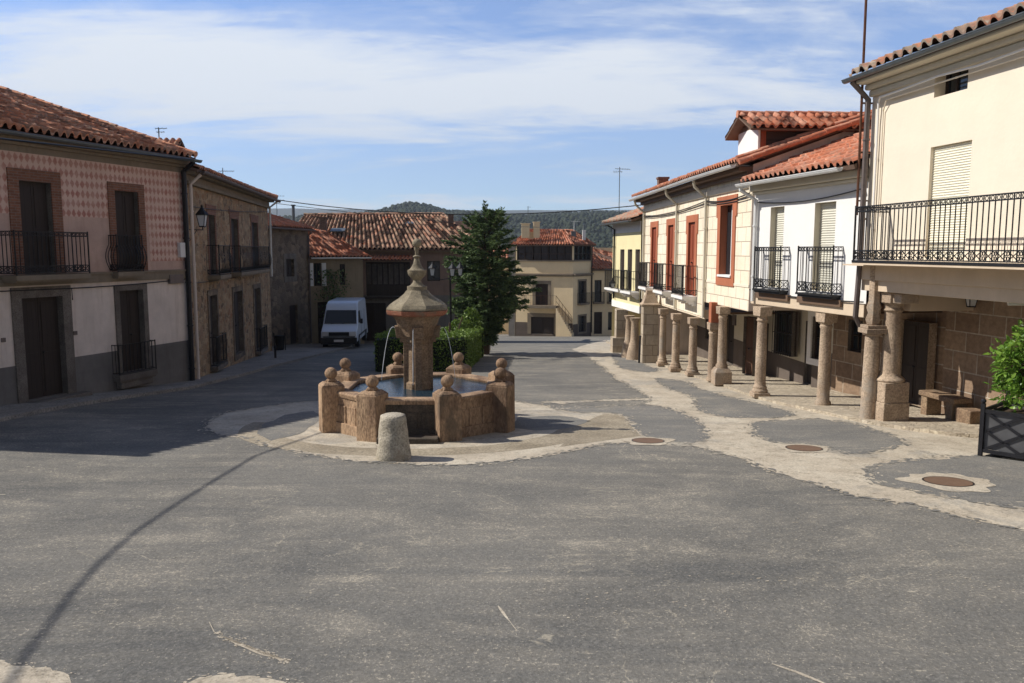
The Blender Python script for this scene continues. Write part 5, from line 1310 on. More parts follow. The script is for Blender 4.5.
mb = MB(); ridge_tiles(mb, c0 + up * (hd + .44) + fx * .32, c0 + up * (hd + .44) - fx * (dep + 1.3), .1); mb.build('ridge_tiles', M['tiles_red'], dm, smooth=True)
mb = MB(); mb.box((6.62, 35.7, 5.25), (.42, .42, .85)); mb.box((6.62, 35.7, 5.7), (.5, .5, .08)); mb.build('chimney', M['brick_chimney'], B)

# ===== yellow house at the end of the arcades
F = Facade((5.84, 36.5), (5.22, 41.7), 'R'); L = F.L
B = thing('yellow_house', 'pale yellow house with a narrow arcade and small balconies, farthest on the right side', 'house', (5.6, 39, gz(39)))
ws = [F.rect(620.8, 249, 623.4, 290), F.rect(628.4, 249, 631, 290), F.rect(638, 248, 641, 290)]
zs = .65; zt_ = 2.6; ws = [((q[0] + q[1]) / 2 - .4, (q[0] + q[1]) / 2 + .4, zs, zt_) for q in ws]; ws[0] = (ws[0][0], min(ws[0][1], L - .2), zs, zt_)
ws = [q if q[0] > .1 else (.12, .9, zs, zt_) for q in ws]
wall(B, 'wall', F, 0, L, .0, 3.9, M['plaster_yellow'], ws); reveals(B, F, ws, M['plaster_arcade'], .18)
for q in ws: board_shutter(F, *q, B, M['dark_wood'], -.1, 2)
mb = MB(); mb.quad(F.pt(L, -4), F.pt(L, 3.9), F.pt(L, 6.3, -7), F.pt(L, -4, -7)); mb.quad(F.pt(0, -4, -7), F.pt(L, -4, -7), F.pt(L, 6.3, -7), F.pt(0, 6.3, -7)); bmesh.ops.remove_doubles(mb.bm, verts=mb.bm.verts, dist=.001); mb.build('gable_wall', M['plaster_yellow'], B)
mb = MB(); mb.fbox(F, 0, L, 3.4, 3.88, 0, .03); mb.build('frieze', M['plaster_white'], B)
mb = MB(); mb.fbox(F, 0, L, -.32, .0, -.4, .02); mb.build('beam', M['plaster_white'], B)
balcony(F, .1, 1.9, zs, .95, .45, B, M['plaster_white'], gap=.14, brackets=True, th=.1, r=.013); balcony(F, 2.3, L - .1, zs, .95, .45, B, M['plaster_white'], gap=.14, brackets=True, th=.1, r=.013)
rf = tile_roof('roof', B, F.pt(-.1, 3.95, .5), F.pt(L + .4, 3.95, .5), F.pt(L + .4, 6.4, -6.4), F.pt(-.1, 6.4, -6.4), M['tiles_grey'], .24, .38, .07, seed=61)
gutter('gutter', B, F.pt(-.1, 3.88, .57), F.pt(L + .35, 3.88, .57), M['zinc'])
pipe('downpipe', B, [F.pt(L - .6, 3.85, .5), F.pt(L - .6, 3.6, .08), F.pt(L - .6, .1, .08)], M['iron'], .05)
for u, v in ((628, 356), (633.5, 358)):
    p = px_col(u, v) + Vector((.05, .1, 0)); zz_ = gz(p.y); mb = MB()
    mb.lathe((p.x, p.y, zz_), [(.36, 0), (.32, .3), (.22, .72), (.19, .78), (.17, 1.2), (.15, -.32 - zz_ - .2), (.2, -.32 - zz_ - .1), (.24, -.32 - zz_)], 12); mb.build('column', M['granite'], B, smooth=True)
p = px_col(617.5, 351) + Vector((.1, .3, 0)); mb = MB(); mb.box((p.x + .1, p.y, (gz(p.y) - .3) / 2 - .15), (.55, .7, -gz(p.y) + .0)); mb.box((p.x + .08, p.y - .1, gz(p.y) + .35), (.9, .9, .8)); mb.build('pier', M['pier_blocks'], B)
Fb = F.back(2.2); wall(B, 'arcade_wall', Fb, -.3, L, -4, .3, M['granite_blocks']); mb = MB(); mb.fbox(F, 0, L, -.1, -.02, -2.2, -.4); mb.build('arcade_ceiling', M['beam_wood'], B)

# raised pavement under the arcades
edge = gp([(606, 341), (641, 353), (662, 366), (690, 376), (711, 382.5), (757, 399), (804, 410), (867, 424), (905, 430), (950, 436), (1010, 441)]) + [Vector((9.2, 13.6, 0)), Vector((9.2, 7, 0)), Vector((13, 7, 0)), Vector((10.5, 17, 0)), Vector((9.3, 22, 0)), Vector((8.9, 30, 0)), Vector((8.6, 43, 0)), Vector((6.5, 44, 0)), Vector((6.0, 50, 0))]
edge = jag(edge, .02, .5, 2)
sheet('sidewalk', edge, PAVE, M['cobble'], PAVE)
def sst_(a, b, x): t_ = max(0, min(1, (x - a) / (b - a))); return t_ * t_ * (3 - 2 * t_)
# ------------------------------------------------------------------ fountain
cx, cy = FC.x, FC.y
B = thing('fountain', 'octagonal granite fountain with ball topped corner posts and a tall capped centre pillar', 'fountain', (cx, cy, gz(cy)))
zt = -.03
for k in range(8):
    a = R(22.5 + 45 * k); d = Vector((math.cos(a), math.sin(a), 0)); s = Vector((-d.y, d.x, 0)); p = Vector((cx, cy, 0)) + d * 1.78
    rr = random.Random(k); zb = gz(p.y) - .12; lean = rr.uniform(-.01, .01)
    mb = MB(); dep = .46
    mb.box(p + Vector((0, 0, (zb + zt) / 2)), (dep, .42 + rr.uniform(-.02, .03), zt - zb), d, s, top=(.97, .97))
    mb.box(p + Vector((0, 0, zt + .03)), (dep * .96, .40, .06), d, s, top=(.66, .66)); mb.box(p + Vector((0, 0, zt + .07)), (dep * .56, .26, .12), d, s, top=(.42, .46))
    po = mb.build('post', M['granite_fount'], B, bevel=.022)
    mb = MB(); mb.sphere(p + Vector((lean, 0, .19)), .121, 3, (1, 1, .97), .006); mb.lathe(p + Vector((0, 0, .04)), [(.12, 0), (.06, .06), (.06, .1)], 10)
    mb.build('ball_finial', M['granite_fount'], po, smooth='full')
ap = 1.80 * math.cos(R(22.5)) - .08
wall_mats = M['granite_fount']
for k in range(8):
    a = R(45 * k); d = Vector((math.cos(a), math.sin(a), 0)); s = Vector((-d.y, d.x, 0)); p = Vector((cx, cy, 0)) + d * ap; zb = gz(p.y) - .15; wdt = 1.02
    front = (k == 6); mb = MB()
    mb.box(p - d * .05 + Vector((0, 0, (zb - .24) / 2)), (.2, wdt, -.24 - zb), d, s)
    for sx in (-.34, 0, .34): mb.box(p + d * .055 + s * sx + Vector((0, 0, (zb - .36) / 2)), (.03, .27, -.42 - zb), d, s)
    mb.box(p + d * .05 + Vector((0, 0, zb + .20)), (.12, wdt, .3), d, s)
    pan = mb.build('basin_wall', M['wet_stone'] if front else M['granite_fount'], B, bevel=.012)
mb = MB()
rim = [(ap - .22, -.24), (ap - .24, -.17), (ap - .22, -.145), (ap + .06, -.14), (ap + .085, -.17), (ap + .07, -.24)]
mb.lathe((cx, cy, 0), [(r_, z) for r_, z in rim], 8, R(22.5), sq=True); mb.bm.faces.ensure_lookup_table()
big = [f for f in mb.bm.faces if len(f.verts) == 8]; bmesh.ops.delete(mb.bm, geom=big, context='FACES_ONLY')
mb.build('basin_rim', M['granite_fount'], B, bevel=.012)
mb = MB(); mb.lathe((cx, cy, 0), [(ap - .2, -.8), (ap - .2, -.215)], 8, R(22.5), sq=True)
bmesh.ops.subdivide_edges(mb.bm, edges=mb.bm.edges[:], cuts=2); mb.build('water', M['water'], B)
# centre pillar
C = Vector((cx - .03, cy, 0))
mb = MB(); mb.lathe(C, [(.27, -.9), (.27, -.1), (.235, -.06), (.225, .70), (.26, .74), (.26, .80), (.32, .86), (.37, 1.0), (.41, 1.06), (.46, 1.2), (.52, 1.26), (.54, 1.30)], 8, R(22.5), sq=False)
for k in range(4):
    a = R(90 * k + 8); d = Vector((math.cos(a), math.sin(a), 0)); s = Vector((-d.y, d.x, 0))
    mb.box(C + d * .235 + Vector((0, 0, .1)), (.12, .15, 1.4), d, s); mb.box(C + d * .33 + Vector((0, 0, .94)), (.2, .2, .24), d, s, top=(1.3, 1.15)); mb.box(C + d * .28 + Vector((0, 0, .78)), (.16, .17, .1), d, s)
pl = mb.build('pillar', M['granite_shaded'], B, bevel=.012)
mb = MB(); mb.lathe(C, [(.56, 1.27), (.625, 1.30), (.645, 1.38)], 8, R(22.5)); mb.build('cap_edge', M['stone_red'], B, bevel=.008)
mb = MB(); mb.lathe(C, [(.645, 1.385), (.63, 1.43), (.58, 1.49), (.50, 1.545), (.38, 1.62), (.28, 1.70), (.22, 1.775)], 8, R(22.5)); mb.build('cap', M['stone_top'], B, bevel=.02)
mb = MB(); mb.lathe(C, [(.20, 1.77), (.20, 1.85), (.16, 1.855), (.125, 1.88), (.085, 1.93), (.08, 1.97), (.11, 2.01), (.165, 2.06), (.185, 2.11), (.19, 2.17), (.15, 2.185), (.11, 2.23), (.07, 2.31), (.045, 2.42), (.075, 2.43), (.075, 2.45), (.035, 2.47), (.035, 2.55), (.05, 2.58), (.05, 2.62)], 16, R(11.25))
mb.build('urn', M['stone_top'], B, smooth=True, bevel=0)
mb = MB(); mb.sphere(C + Vector((.01, 0, 2.70)), .098, 3, (1, 1, .92), .02); mb.build('ball_finial', M['stone_top'], B, smooth='full')
for k in range(4):
    a = R(180 - 4 + 90 * k); d = Vector((math.cos(a), math.sin(a), 0)); P0 = C + d * .46 + Vector((0, 0, 1.0))
    mb = MB(); mb.cyl(P0 - d * .08, P0, .016, seg=6); sp_ = mb.build('spout', M['iron'], pl)
    pts = []
    for i in range(15):
        t_ = i / 14 * .64; q = P0 + d * (.55 * t_ * (1 if k % 2 == 0 else .35)) + Vector((0, 0, .75 * t_ - 4.9 * t_ * t_)); 
        if q.z > -.25: pts.append(q)
    mb = MB(); rr = random.Random(k); mb.tube(pts, [.004 + rr.uniform(0, .003) for _ in pts], 6); mb.build('water_jet', M['jet'], B, smooth='full')
mb = MB(); mb.fbox(Facade((cx - .55, cy - 1.98), (cx + .55, cy - 1.98), 'L'), 0, 1.1, gz(14.3) - .1, gz(14.3) + .12, -.25, .12); mb.build('step', M['wet_stone'], B, bevel=.02)

# stone bollard before the fountain
p = G(392, 461); p = p + Vector((0, .2, 0)); z0 = gz(p.y) - .05
b = thing('bollard', 'weathered grey tapered stone bollard standing in front of the fountain', 'bollard', (p.x, p.y, gz(p.y)))
mb = MB(); prof = [(.285, 0), (.285, .1), (.262, .22), (.245, .4), (.225, .55), (.205, .70), (.19, .765), (.14, .785)]
mb.lathe((p.x, p.y, z0), prof, 24)
bmesh.ops.subdivide_edges(mb.bm, edges=mb.bm.edges[:], cuts=1)
for v in mb.bm.verts:
    n_ = noise.noise(v.co * 5) * .02 + noise.noise(v.co * 14) * .008; q = Vector((v.co.x - p.x, v.co.y - p.y, 0)); v.co += q.normalized() * n_ if q.length > .01 else Vector()
mb.build('stone', M['stone_grey'], b, smooth='full')

# manhole covers
def slope_disc(mb, c, r, lift, n=28, jit=0, h=0):
    vs = []
    for i in range(n):
        a = 2 * math.pi * i / n; rr = r * (1 + jit * noise.noise(Vector((math.cos(a) * 2, math.sin(a) * 2, c.x)))); x = c.x + rr * math.cos(a); y = c.y + rr * math.sin(a); vs.append(mb.bm.verts.new((x, y, gz(y) + lift)))
    mb.bm.faces.new(vs)
for (u, v, rad, lab) in ((648, 441, .30, 'rusty round manhole cover nearest the fountain, at the tip of the pale strip'), (804, 448.5, .31, 'rusty round manhole cover in the dark patch before the white house'), (948, 482, .33, 'rusty round manhole cover with a broad pale ring, near the planter')):
    c = G(u, v); t_ = thing('manhole_cover', lab, 'manhole cover', (c.x, c.y, gz(c.y)), 'round iron covers in the road')
    mb = MB(); slope_disc(mb, c, rad * (1.75 if u > 900 else 1.35), .008, 60, .35); mb.build('surround', M['sandy'], t_)
    mb = MB(); slope_disc(mb, c, rad, .0095); mb.build('rim', M['iron'], t_)
    mb = MB(); slope_disc(mb, c, rad * .93, .011)
    mb.build('lid', M['lid'], t_)

# stone bench under the arcade
p = G(936, 417, .1); Fk = FR1.back(1.45); s0 = Fk.sz(919, 400)[0]; s1 = Fk.sz(952, 400)[0]; s0, s1 = min(s0, s1), max(s0, s1)
s0 -= .1; zb_ = gnd(Fk, s0) + .06
b = thing('stone_bench', 'low granite bench on two block feet against the arcade wall of the cream house', 'bench', tuple(Fk.pt((s0 + s1) / 2, zb_, 0)))
mb = MB(); mb.fbox(Fk, s0, s1, zb_ + .36, zb_ + .47, -.4, .03); mb.build('seat', M['granite_shaded'], b, bevel=.02)
for x in (s0 + .08, s1 - .26): mb = MB(); mb.fbox(Fk, x, x + .2, zb_ - .06, zb_ + .36, -.36, 0); mb.build('leg', M['granite_shaded'], b, bevel=.015)
s2 = Fk.sz(962, 405)[0]; b = thing('stone_block', 'squat granite block on the pavement right of the stone bench', 'stone block', tuple(Fk.pt(s2, zb_, -.2)))
mb = MB(); mb.fbox(Fk, s2 - .22, s2 + .22, zb_ - .1, zb_ + .3, -.4, -.02); mb.build('block', M['granite_shaded'], b, bevel=.025)

# wall lamp in the arcade + white tube under the balcony
Fb = FR1.back(2.0); c = Fb.sz(982, 300); q = Fb.pt(c[0], c[1] - .12, .24)
b = thing('wall_lantern', 'black lantern fixed under the arcade ceiling of the cream house', 'lantern', tuple(q)); lantern_parts(b, q, .8)
mb = MB(); mb.cyl(Fb.pt(c[0], q.z + .3, 0), q + Vector((0, 0, .3)), .012, seg=6); mb.build('bracket', M['iron'], b)
a = AT(1008, 303, 13.6); d = Vector((1, -.25, .02)).normalized()
b = thing('awning_roller', 'white metal roller tube sticking out of the arcade above the planter', 'awning', tuple(a)); mb = MB(); mb.cyl(a, a + d * 2.2, .045, seg=12); mb.build('tube', M['white_metal'], b, smooth=True)
mb = MB(); mb.cyl(a + d * 1.6, a + d * 1.6 + Vector((0, .1, .75)), .02, seg=6); mb.build('bracket', M['white_metal'], b)

# iron planter with a shrub
p0 = G(980, 456); zg_ = gz(p0.y); dA = Vector((.66, -.75, 0)).normalized(); dB = Vector((.75, .66, 0)).normalized(); wp = 1.15
b = thing('planter', 'square black iron planter with crossed straps on its sides, at the right edge', 'planter', tuple(p0 + (dA + dB) * wp / 2 + Vector((0, 0, zg_ - p0.z))))
cor = [p0, p0 + dA * wp, p0 + dA * wp + dB * wp, p0 + dB * wp]
for c in cor:
    mb = MB(); mb.box(c + Vector((0, 0, zg_ + .44 - p0.z)), (.06, .06, .88), dA, dB); mb.sphere(c + Vector((0, 0, zg_ + .92 - p0.z)), .042, 2); mb.build('corner_post', M['iron_sheen'], b)
for i in range(4):
    a, c = cor[i], cor[(i + 1) % 4]; m_ = (a + c) / 2; d = (c - a).normalized(); n_ = Vector((-d.y, d.x, 0)); z = zg_ - p0.z
    mb = MB()
    for h in (.10, .76): mb.box(m_ + Vector((0, 0, z + h)), (wp - .06, .035, .06), d, n_)
    x0, x1 = -wp / 2 + .06, wp / 2 - .06; P = lambda x, h: m_ + d * x + Vector((0, 0, z + h))
    def bar(x, h, x2, h2): mb.box((P(x, h) + P(x2, h2)) / 2, ((P(x2, h2) - P(x, h)).length, .012, .05), (P(x2, h2) - P(x, h)).normalized(), n_)
    bar(x0, .13, x1, .73); bar(x0, .73, x1, .13); bar(x0, .43, 0, .73); bar(0, .73, x1, .43); bar(x1, .43, 0, .13); bar(0, .13, x0, .43)
    mb.build('side_frame', M['iron_sheen'], b)
    mb = MB(); mb.box(m_ + Vector((0, 0, z + .43)), (wp - .08, .01, .6), d, n_)
    for v in mb.bm.verts: v.co -= Vector((0, 0, 0)) + n_ * (-.03 if ((cor[0] + cor[2]) / 2 - m_).dot(n_) > 0 else .03)
    mb.build('side_panel', M['planter_panel'], b)
mb = MB(); mb.box((cor[0] + cor[2]) / 2 + Vector((0, 0, zg_ + .66 - p0.z)), (wp - .1, wp - .1, .04), dA, dB); mb.build('soil', M['bark'], b)
pc_ = (cor[0] + cor[2]) / 2; b = thing('shrub', 'glossy bright green broad leaved shrub growing in the iron planter', 'shrub', (pc_.x, pc_.y, zg_ + .68))
rnd = random.Random(11); mb = MB(); mbs = MB()
ctr = Vector((pc_.x - .05, pc_.y, zg_ + 1.42))
for i in range(150):
    th = rnd.uniform(0, 6.28); ph = rnd.uniform(-.9, 1.3); rr = rnd.uniform(.35, 1.0)
    e = ctr + Vector((math.cos(th) * math.cos(ph) * .60 * rr, math.sin(th) * math.cos(ph) * .60 * rr, math.sin(ph) * .78 * rr))
    if i < 60: mbs.tube([(pc_.x + rnd.uniform(-.05, .05), pc_.y + rnd.uniform(-.05, .05), zg_ + .66), ctr.lerp(e, .4) - Vector((0, 0, .15)), e], [.02, .012, .004], 5)
    for j in range(15):
        d = (Vector((rnd.gauss(0, 1), rnd.gauss(0, 1), rnd.gauss(.25, .8))) + (e - ctr) * 1.3).normalized(); q = e + Vector((rnd.gauss(0, .06), rnd.gauss(0, .06), rnd.gauss(0, .06))); l = rnd.uniform(.08, .15)
        s = d.cross(Vector((rnd.gauss(0, 1), rnd.gauss(0, 1), 1))).normalized(); up_ = s.cross(d); w2 = l * .2
        pts_ = [q, q + d * l * .35 + s * w2 + up_ * .004, q + d * l * .75 + s * w2 * .8, q + d * l - up_ * .02, q + d * l * .75 - s * w2 * .8, q + d * l * .35 - s * w2]
        mb.bm.faces.new([mb.bm.verts.new(x) for x in pts_])
mbs.build('stem', M['bark'], b); mb.build('foliage', M['shrub'], b)

# ------------------------------------------------------------------ hedge and conifer
ha, hb = Vector((-4.85, 28.2, 0)), Vector((-1.62, 28.4, 0)); hc, hd_ = Vector((-1.35, 36.2, 0)), Vector((-5.3, 36, 0))
b = thing('hedge', 'clipped green box hedge round the tree bed, just behind the fountain', 'hedge', (-3.3, 32, gz(32)))
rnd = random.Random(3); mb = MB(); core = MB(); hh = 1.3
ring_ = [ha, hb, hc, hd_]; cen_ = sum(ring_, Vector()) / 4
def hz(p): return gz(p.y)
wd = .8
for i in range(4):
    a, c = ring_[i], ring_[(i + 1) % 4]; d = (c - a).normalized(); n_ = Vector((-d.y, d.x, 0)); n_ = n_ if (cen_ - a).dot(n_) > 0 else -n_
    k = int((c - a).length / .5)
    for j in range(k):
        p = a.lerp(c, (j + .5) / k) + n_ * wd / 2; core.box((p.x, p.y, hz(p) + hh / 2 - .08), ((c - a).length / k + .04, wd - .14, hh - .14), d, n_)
    L_ = (c - a).length; cnt = int(L_ * (1500 if i in (0, 1) else 450))
    for _ in range(cnt):
        f = rnd.random(); which = rnd.random(); rd = rnd.gauss(0, .03)
        if which < .5: q = a + d * f * L_ + n_ * (rd + noise.noise(Vector((f * L_ * 2, i, 0))) * .06) + Vector((0, 0, rnd.random() * hh))
        elif which < .85: q = a + d * f * L_ + n_ * rnd.random() * wd + Vector((0, 0, hh + rd + noise.noise(Vector((f * L_ * 1.5, i, 3))) * .05))
        else: q = a + d * f * L_ + n_ * (wd + rd) + Vector((0, 0, rnd.random() * hh))
        q.z += hz(q) ; leaf_mass(mb, [q], .075, rnd)
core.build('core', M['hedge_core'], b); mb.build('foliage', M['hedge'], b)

tx, ty = -1.25, 37.6; tz = gz(ty)
b = thing('conifer_tree', 'dark green spreading conifer with a ragged pointed top, behind the hedge', 'tree', (tx, ty, tz))
rnd = random.Random(17); mb = MB(); tr = MB(); Ht = 6.3
tr.tube([(tx, ty, tz - .2), (tx + .03, ty, tz + 1.5), (tx - .05, ty, tz + 4), (tx, ty, tz + Ht - .3)], [.19, .16, .09, .015], 8)
def env(h):            # crown radius by height
    pts = [(0.5, .5), (1.3, 1.1), (2.2, 1.65), (3.5, 1.9), (4.3, 1.6), (5.0, 1.35), (5.5, 1.1), (6.0, .7), (6.3, .4), (6.6, .2)]
    for (a0, r0), (a1, r1) in zip(pts, pts[1:]):
        if a0 <= h <= a1: return r0 + (r1 - r0) * (h - a0) / (a1 - a0)
    return .1
def spray(q, d, l, n=7):
    """a flat fan of needle twigs"""
    s = d.cross(Vector((0, 0, 1))); s = s.normalized() if s.length > .1 else Vector((1, 0, 0))
    for k in range(n):
        f = rnd.random(); sg = rnd.choice((-1, 1)); o = q + d * l * f; e = (d * .8 + s * sg * rnd.uniform(.3, 1.1) + Vector((0, 0, rnd.uniform(-.5, .3)))).normalized(); ll = rnd.uniform(.07, .17)
        w2 = Vector((rnd.gauss(0, 1), rnd.gauss(0, 1), rnd.gauss(0, 1))).cross(e).normalized() * rnd.uniform(.012, .03)
        mb.bm.faces.new([mb.bm.verts.new(x) for x in (o - w2, o + e * ll * .5 - w2 * .8, o + e * ll, o + e * ll * .5 + w2, o + w2)])
h = .55
while h < Ht:
    nb_ = 7 if h < 5 else 5; ph0 = rnd.uniform(0, 6.28)
    for i in range(nb_):
        az = ph0 + i * 6.28 / nb_ + rnd.uniform(-.25, .25); lobes = 1 + .28 * noise.noise(Vector((math.cos(az) * 1.1, math.sin(az) * 1.1, h * .55)) ) * 2
        Lr = max(.12, env(h) * rnd.uniform(.72, 1.08) * lobes); base = Vector((tx, ty, tz + h)); rise = .15 + .8 * sst_(4.0, 6.0, h)
        if h > 5.9: rise = rnd.uniform(.5, 1.5)
        dirv = Vector((math.cos(az), math.sin(az), rise)).normalized(); pts_ = []
        for k in range(6):
            t_ = k / 5; pts_.append(base + Vector((math.cos(az), math.sin(az), 0)) * Lr * t_ + Vector((0, 0, rise * Lr * t_ - (.22 * Lr * t_ * t_ if h < 5.4 else 0) + (.1 * Lr * t_ ** 4))))
        tr.tube(pts_, [.03, .024, .018, .013, .009, .004], 4)
        ns = max(10, int(Lr * 46))
        for k in range(ns):
            t_ = (rnd.random() ** .6) * .999; i0 = int(t_ * 5); q = pts_[i0].lerp(pts_[i0 + 1], t_ * 5 - i0); dd = (pts_[i0 + 1] - pts_[i0]).normalized()
            side = dd.cross(Vector((0, 0, 1))).normalized() * rnd.choice((-1, 1)); d2 = (dd * rnd.uniform(.4, 1) + side * rnd.uniform(.2, 1) + Vector((0, 0, rnd.uniform(-.55, .4)))).normalized()
            spray(q, d2, rnd.uniform(.15, .42) * (.6 + .4 * (1 - t_)) * (1 if h < 5.5 else .7))
    h += rnd.uniform(.13, .2)
for i in range(26):
    t_ = rnd.random(); q = Vector((tx + rnd.gauss(0, .02), ty, tz + 6.2 + t_ * .95)); az = rnd.uniform(0, 6.28); spray(q, Vector((math.cos(az), math.sin(az), 1.6)).normalized(), .28 * (1.1 - t_), 9)
tr.tube([(tx, ty, tz + 5.9), (tx, ty, tz + 7.15)], [.02, .006], 4)
tr.build('trunk', M['bark'], b); mb.build('crown', M['needles'], b)
# low pale shrubs between hedge and tree
b = thing('shrub', 'light green bushy shrub rising behind the hedge, left of the tree trunk', 'shrub', (-2.6, 33.2, gz(33)))
mb = MB(); rnd = random.Random(23); pts_ = []
for _ in range(3200):
    u_ = Vector((rnd.gauss(0, 1), rnd.gauss(0, 1), rnd.gauss(0, 1))).normalized() * rnd.uniform(.6, 1) ** .5
    c_ = rnd.choice([(-2.3, 34.3, 1.0, .5, .7), (-1.8, 34.9, 1.35, .45, .8), (-2.8, 34.6, .8, .4, .5)]); pts_.append(Vector((c_[0] + u_.x * c_[3], c_[1] + u_.y * c_[3], gz(33) + c_[2] + u_.z * c_[4])))
leaf_mass(mb, pts_, .12, rnd); mb.build('foliage', M['hedge'], b)
mb = MB(); mb.tube([(-2.6, 33.3, gz(33) - .1), (-2.6, 33.3, gz(33) + 1.6)], .05); mb.tube([(-2.6, 33.3, gz(33) + .2), (-2.1, 33.8, gz(33) + 1.8)], .03); mb.build('stem', M['bark'], b)

# ------------------------------------------------------------------ street lamp with three lanterns
a = AT(450.5, 300, 38.2 - 3.4); lx, ly = a.x, a.y; z0 = gz(ly); zt = AT(450, 276, ly).z
b = thing('street_lamp', 'black street lamp with three white glazed lanterns, left of the tree', 'street lamp', (lx, ly, z0))
mb = MB(); mb.lathe((lx, ly, z0), [(.16, 0), (.16, .1), (.1, .2), (.09, .6), (.06, .7), (.05, 1.2), (.04, zt - z0), (.05, zt - z0 + .05)], 10); mb.build('pole', M['iron'], b, smooth=True)
for i, (dx, dy) in enumerate(((-.78, .1), (.12, -.35), (.42, .2))):
    e = Vector((lx + dx, ly + dy, zt + .02)); mb = MB()
    mb.tube([(lx, ly, zt - .1), (lx + dx * .5, ly + dy * .5, zt - .16), (lx + dx, ly + dy, zt - .06), e], .018, 5); mb.build('arm', M['iron'], b)
    lantern_parts(b, e, .95)

# ------------------------------------------------------------------ white van
vx, vy = -9.05, 41.6; yaw = R(4.0)
fwd = Vector((math.sin(-yaw), -math.cos(yaw), 0)); fwd = Vector((math.sin(yaw) * .9, -math.cos(yaw), 0)).normalized()   # nose towards the viewer
rt = Vector((-fwd.y, fwd.x, 0)); z0 = gz(vy)
upv = Vector((0, 0, 1))
van = thing('delivery_van', 'white high roofed delivery van parked nose forward in the shade', 'van', (vx, vy, z0))
def V(x, y, z): return Vector((vx, vy, z0)) + rt * x + fwd * y + upv * z         # x across, y forward from the front axle region, z up
prof = [(0.0, .35), (.02, .62), (-.05, .92), (-.42, 1.12), (-.62, 1.25), (-1.12, 1.98), (-1.32, 2.26), (-1.75, 2.40), (-4.7, 2.42), (-4.9, 2.3), (-4.95, .4), (-4.95, .35)]
def halfw(z): return .93 if z < 1.15 else .93 - (z - 1.15) * .09
bm_ = MB(); Ls = [bm_.bm.verts.new(V(-halfw(z), y, z)) for y, z in prof]; Rs = [bm_.bm.verts.new(V(halfw(z), y, z)) for y, z in prof]
n_ = len(prof)
for i in range(n_ - 1): bm_.bm.faces.new((Ls[i], Rs[i], Rs[i + 1], Ls[i + 1]))
bm_.bm.faces.new(Ls[::-1]); bm_.bm.faces.new(Rs); bm_.bm.faces.new((Ls[0], Ls[-1], Rs[-1], Rs[0])); bmesh.ops.recalc_face_normals(bm_.bm, faces=bm_.bm.faces[:])
body = bm_.build('body', M['van_white'], van, smooth=True, bevel=.07)
def vquad(name, pts_, mat, parent, th=.012):
    mb = MB(); P_ = [V(*q) for q in pts_]; nn_ = (P_[1] - P_[0]).cross(P_[2] - P_[0]).normalized(); 
    A = [mb.bm.verts.new(q - nn_ * th) for q in P_]; Bq = [mb.bm.verts.new(q + nn_ * th) for q in P_]; k = len(P_)
    mb.bm.faces.new(A[::-1]); mb.bm.faces.new(Bq)
    for i in range(k): mb.bm.faces.new((A[i], A[(i + 1) % k], Bq[(i + 1) % k], Bq[i]))
    return mb.build(name, mat, parent)
vquad('windscreen', [(-.84, -.615, 1.28), (.84, -.615, 1.28), (.78, -1.07, 1.95), (-.78, -1.07, 1.95)], M['glass'], van, .018)
for s in (-1, 1):
    vquad('side_window', [(s * .926, -.85, 1.3), (s * .926, -1.75, 1.3), (s * .87, -1.75, 1.9), (s * .88, -1.2, 1.9)], M['glass'], van, .012)
    h_ = vquad('headlight', [(s * .88, .035, .68), (s * .55, .035, .68), (s * .55, .0, .88), (s * .86, -.01, .9)], M['headlamp'], van, .02)
    mb = MB(); mb.box(V(s * 1.06, -.95, 1.38), (.14, .1, .26), rt, fwd); mb.cyl(V(s * .9, -.95, 1.3), V(s * 1.04, -.95, 1.32), .02, seg=6); mb.build('mirror', M['iron'], van, bevel=.02)
    for y in (-.85, -3.9):
        mb = MB(); c_ = V(s * .84, y, .34); mb.cyl(c_ - rt * .11, c_ + rt * .11, .34, seg=24); w_ = mb.build('wheel', M['tyre'], van, smooth=True)
        mb = MB(); c_ = V(s * .955, y, .34); mb.cyl(c_ - rt * .01, c_ + rt * .01, .2, seg=18); mb.build('hubcap', M['zinc'], w_)
    mb = MB(); mb.box(V(s * .937, -2.6, .62), (.02, 3.2, .09), rt, fwd); mb.build('side_trim', M['iron'], van)
    mb = MB()
    for y in (-1.85, -3.2): mb.box(V(s * .935, y, 1.15), (.008, .015, 1.5), rt, fwd)
    mb.build('door_seam', M['iron'], van)
mb = MB(); mb.box(V(0, .035, .42), (1.86, .16, .34), rt, fwd); mb.box(V(0, .05, .64), (1.7, .05, .05), rt, fwd); mb.build('bumper', M['tyre'], van, bevel=.04)
mb = MB()
for i in range(4): mb.box(V(0, .03 - i * .008, .71 + i * .05), (1.0, .03, .022), rt, fwd)
mb.box(V(0, .01, .78), (1.06, .02, .2), rt, fwd); mb.build('grille', M['iron'], van)
mb = MB(); mb.box(V(0, .122, .44), (.5, .012, .12), rt, fwd); mb.build('number_plate', M['white_metal'], van)
mb = MB(); mb.cyl(V(-.5, -.60, 1.27), V(.1, -.66, 1.32), .012, seg=4); mb.cyl(V(.1, -.60, 1.27), V(.6, -.66, 1.32), .012, seg=4); mb.build('wiper', M['iron'], van)

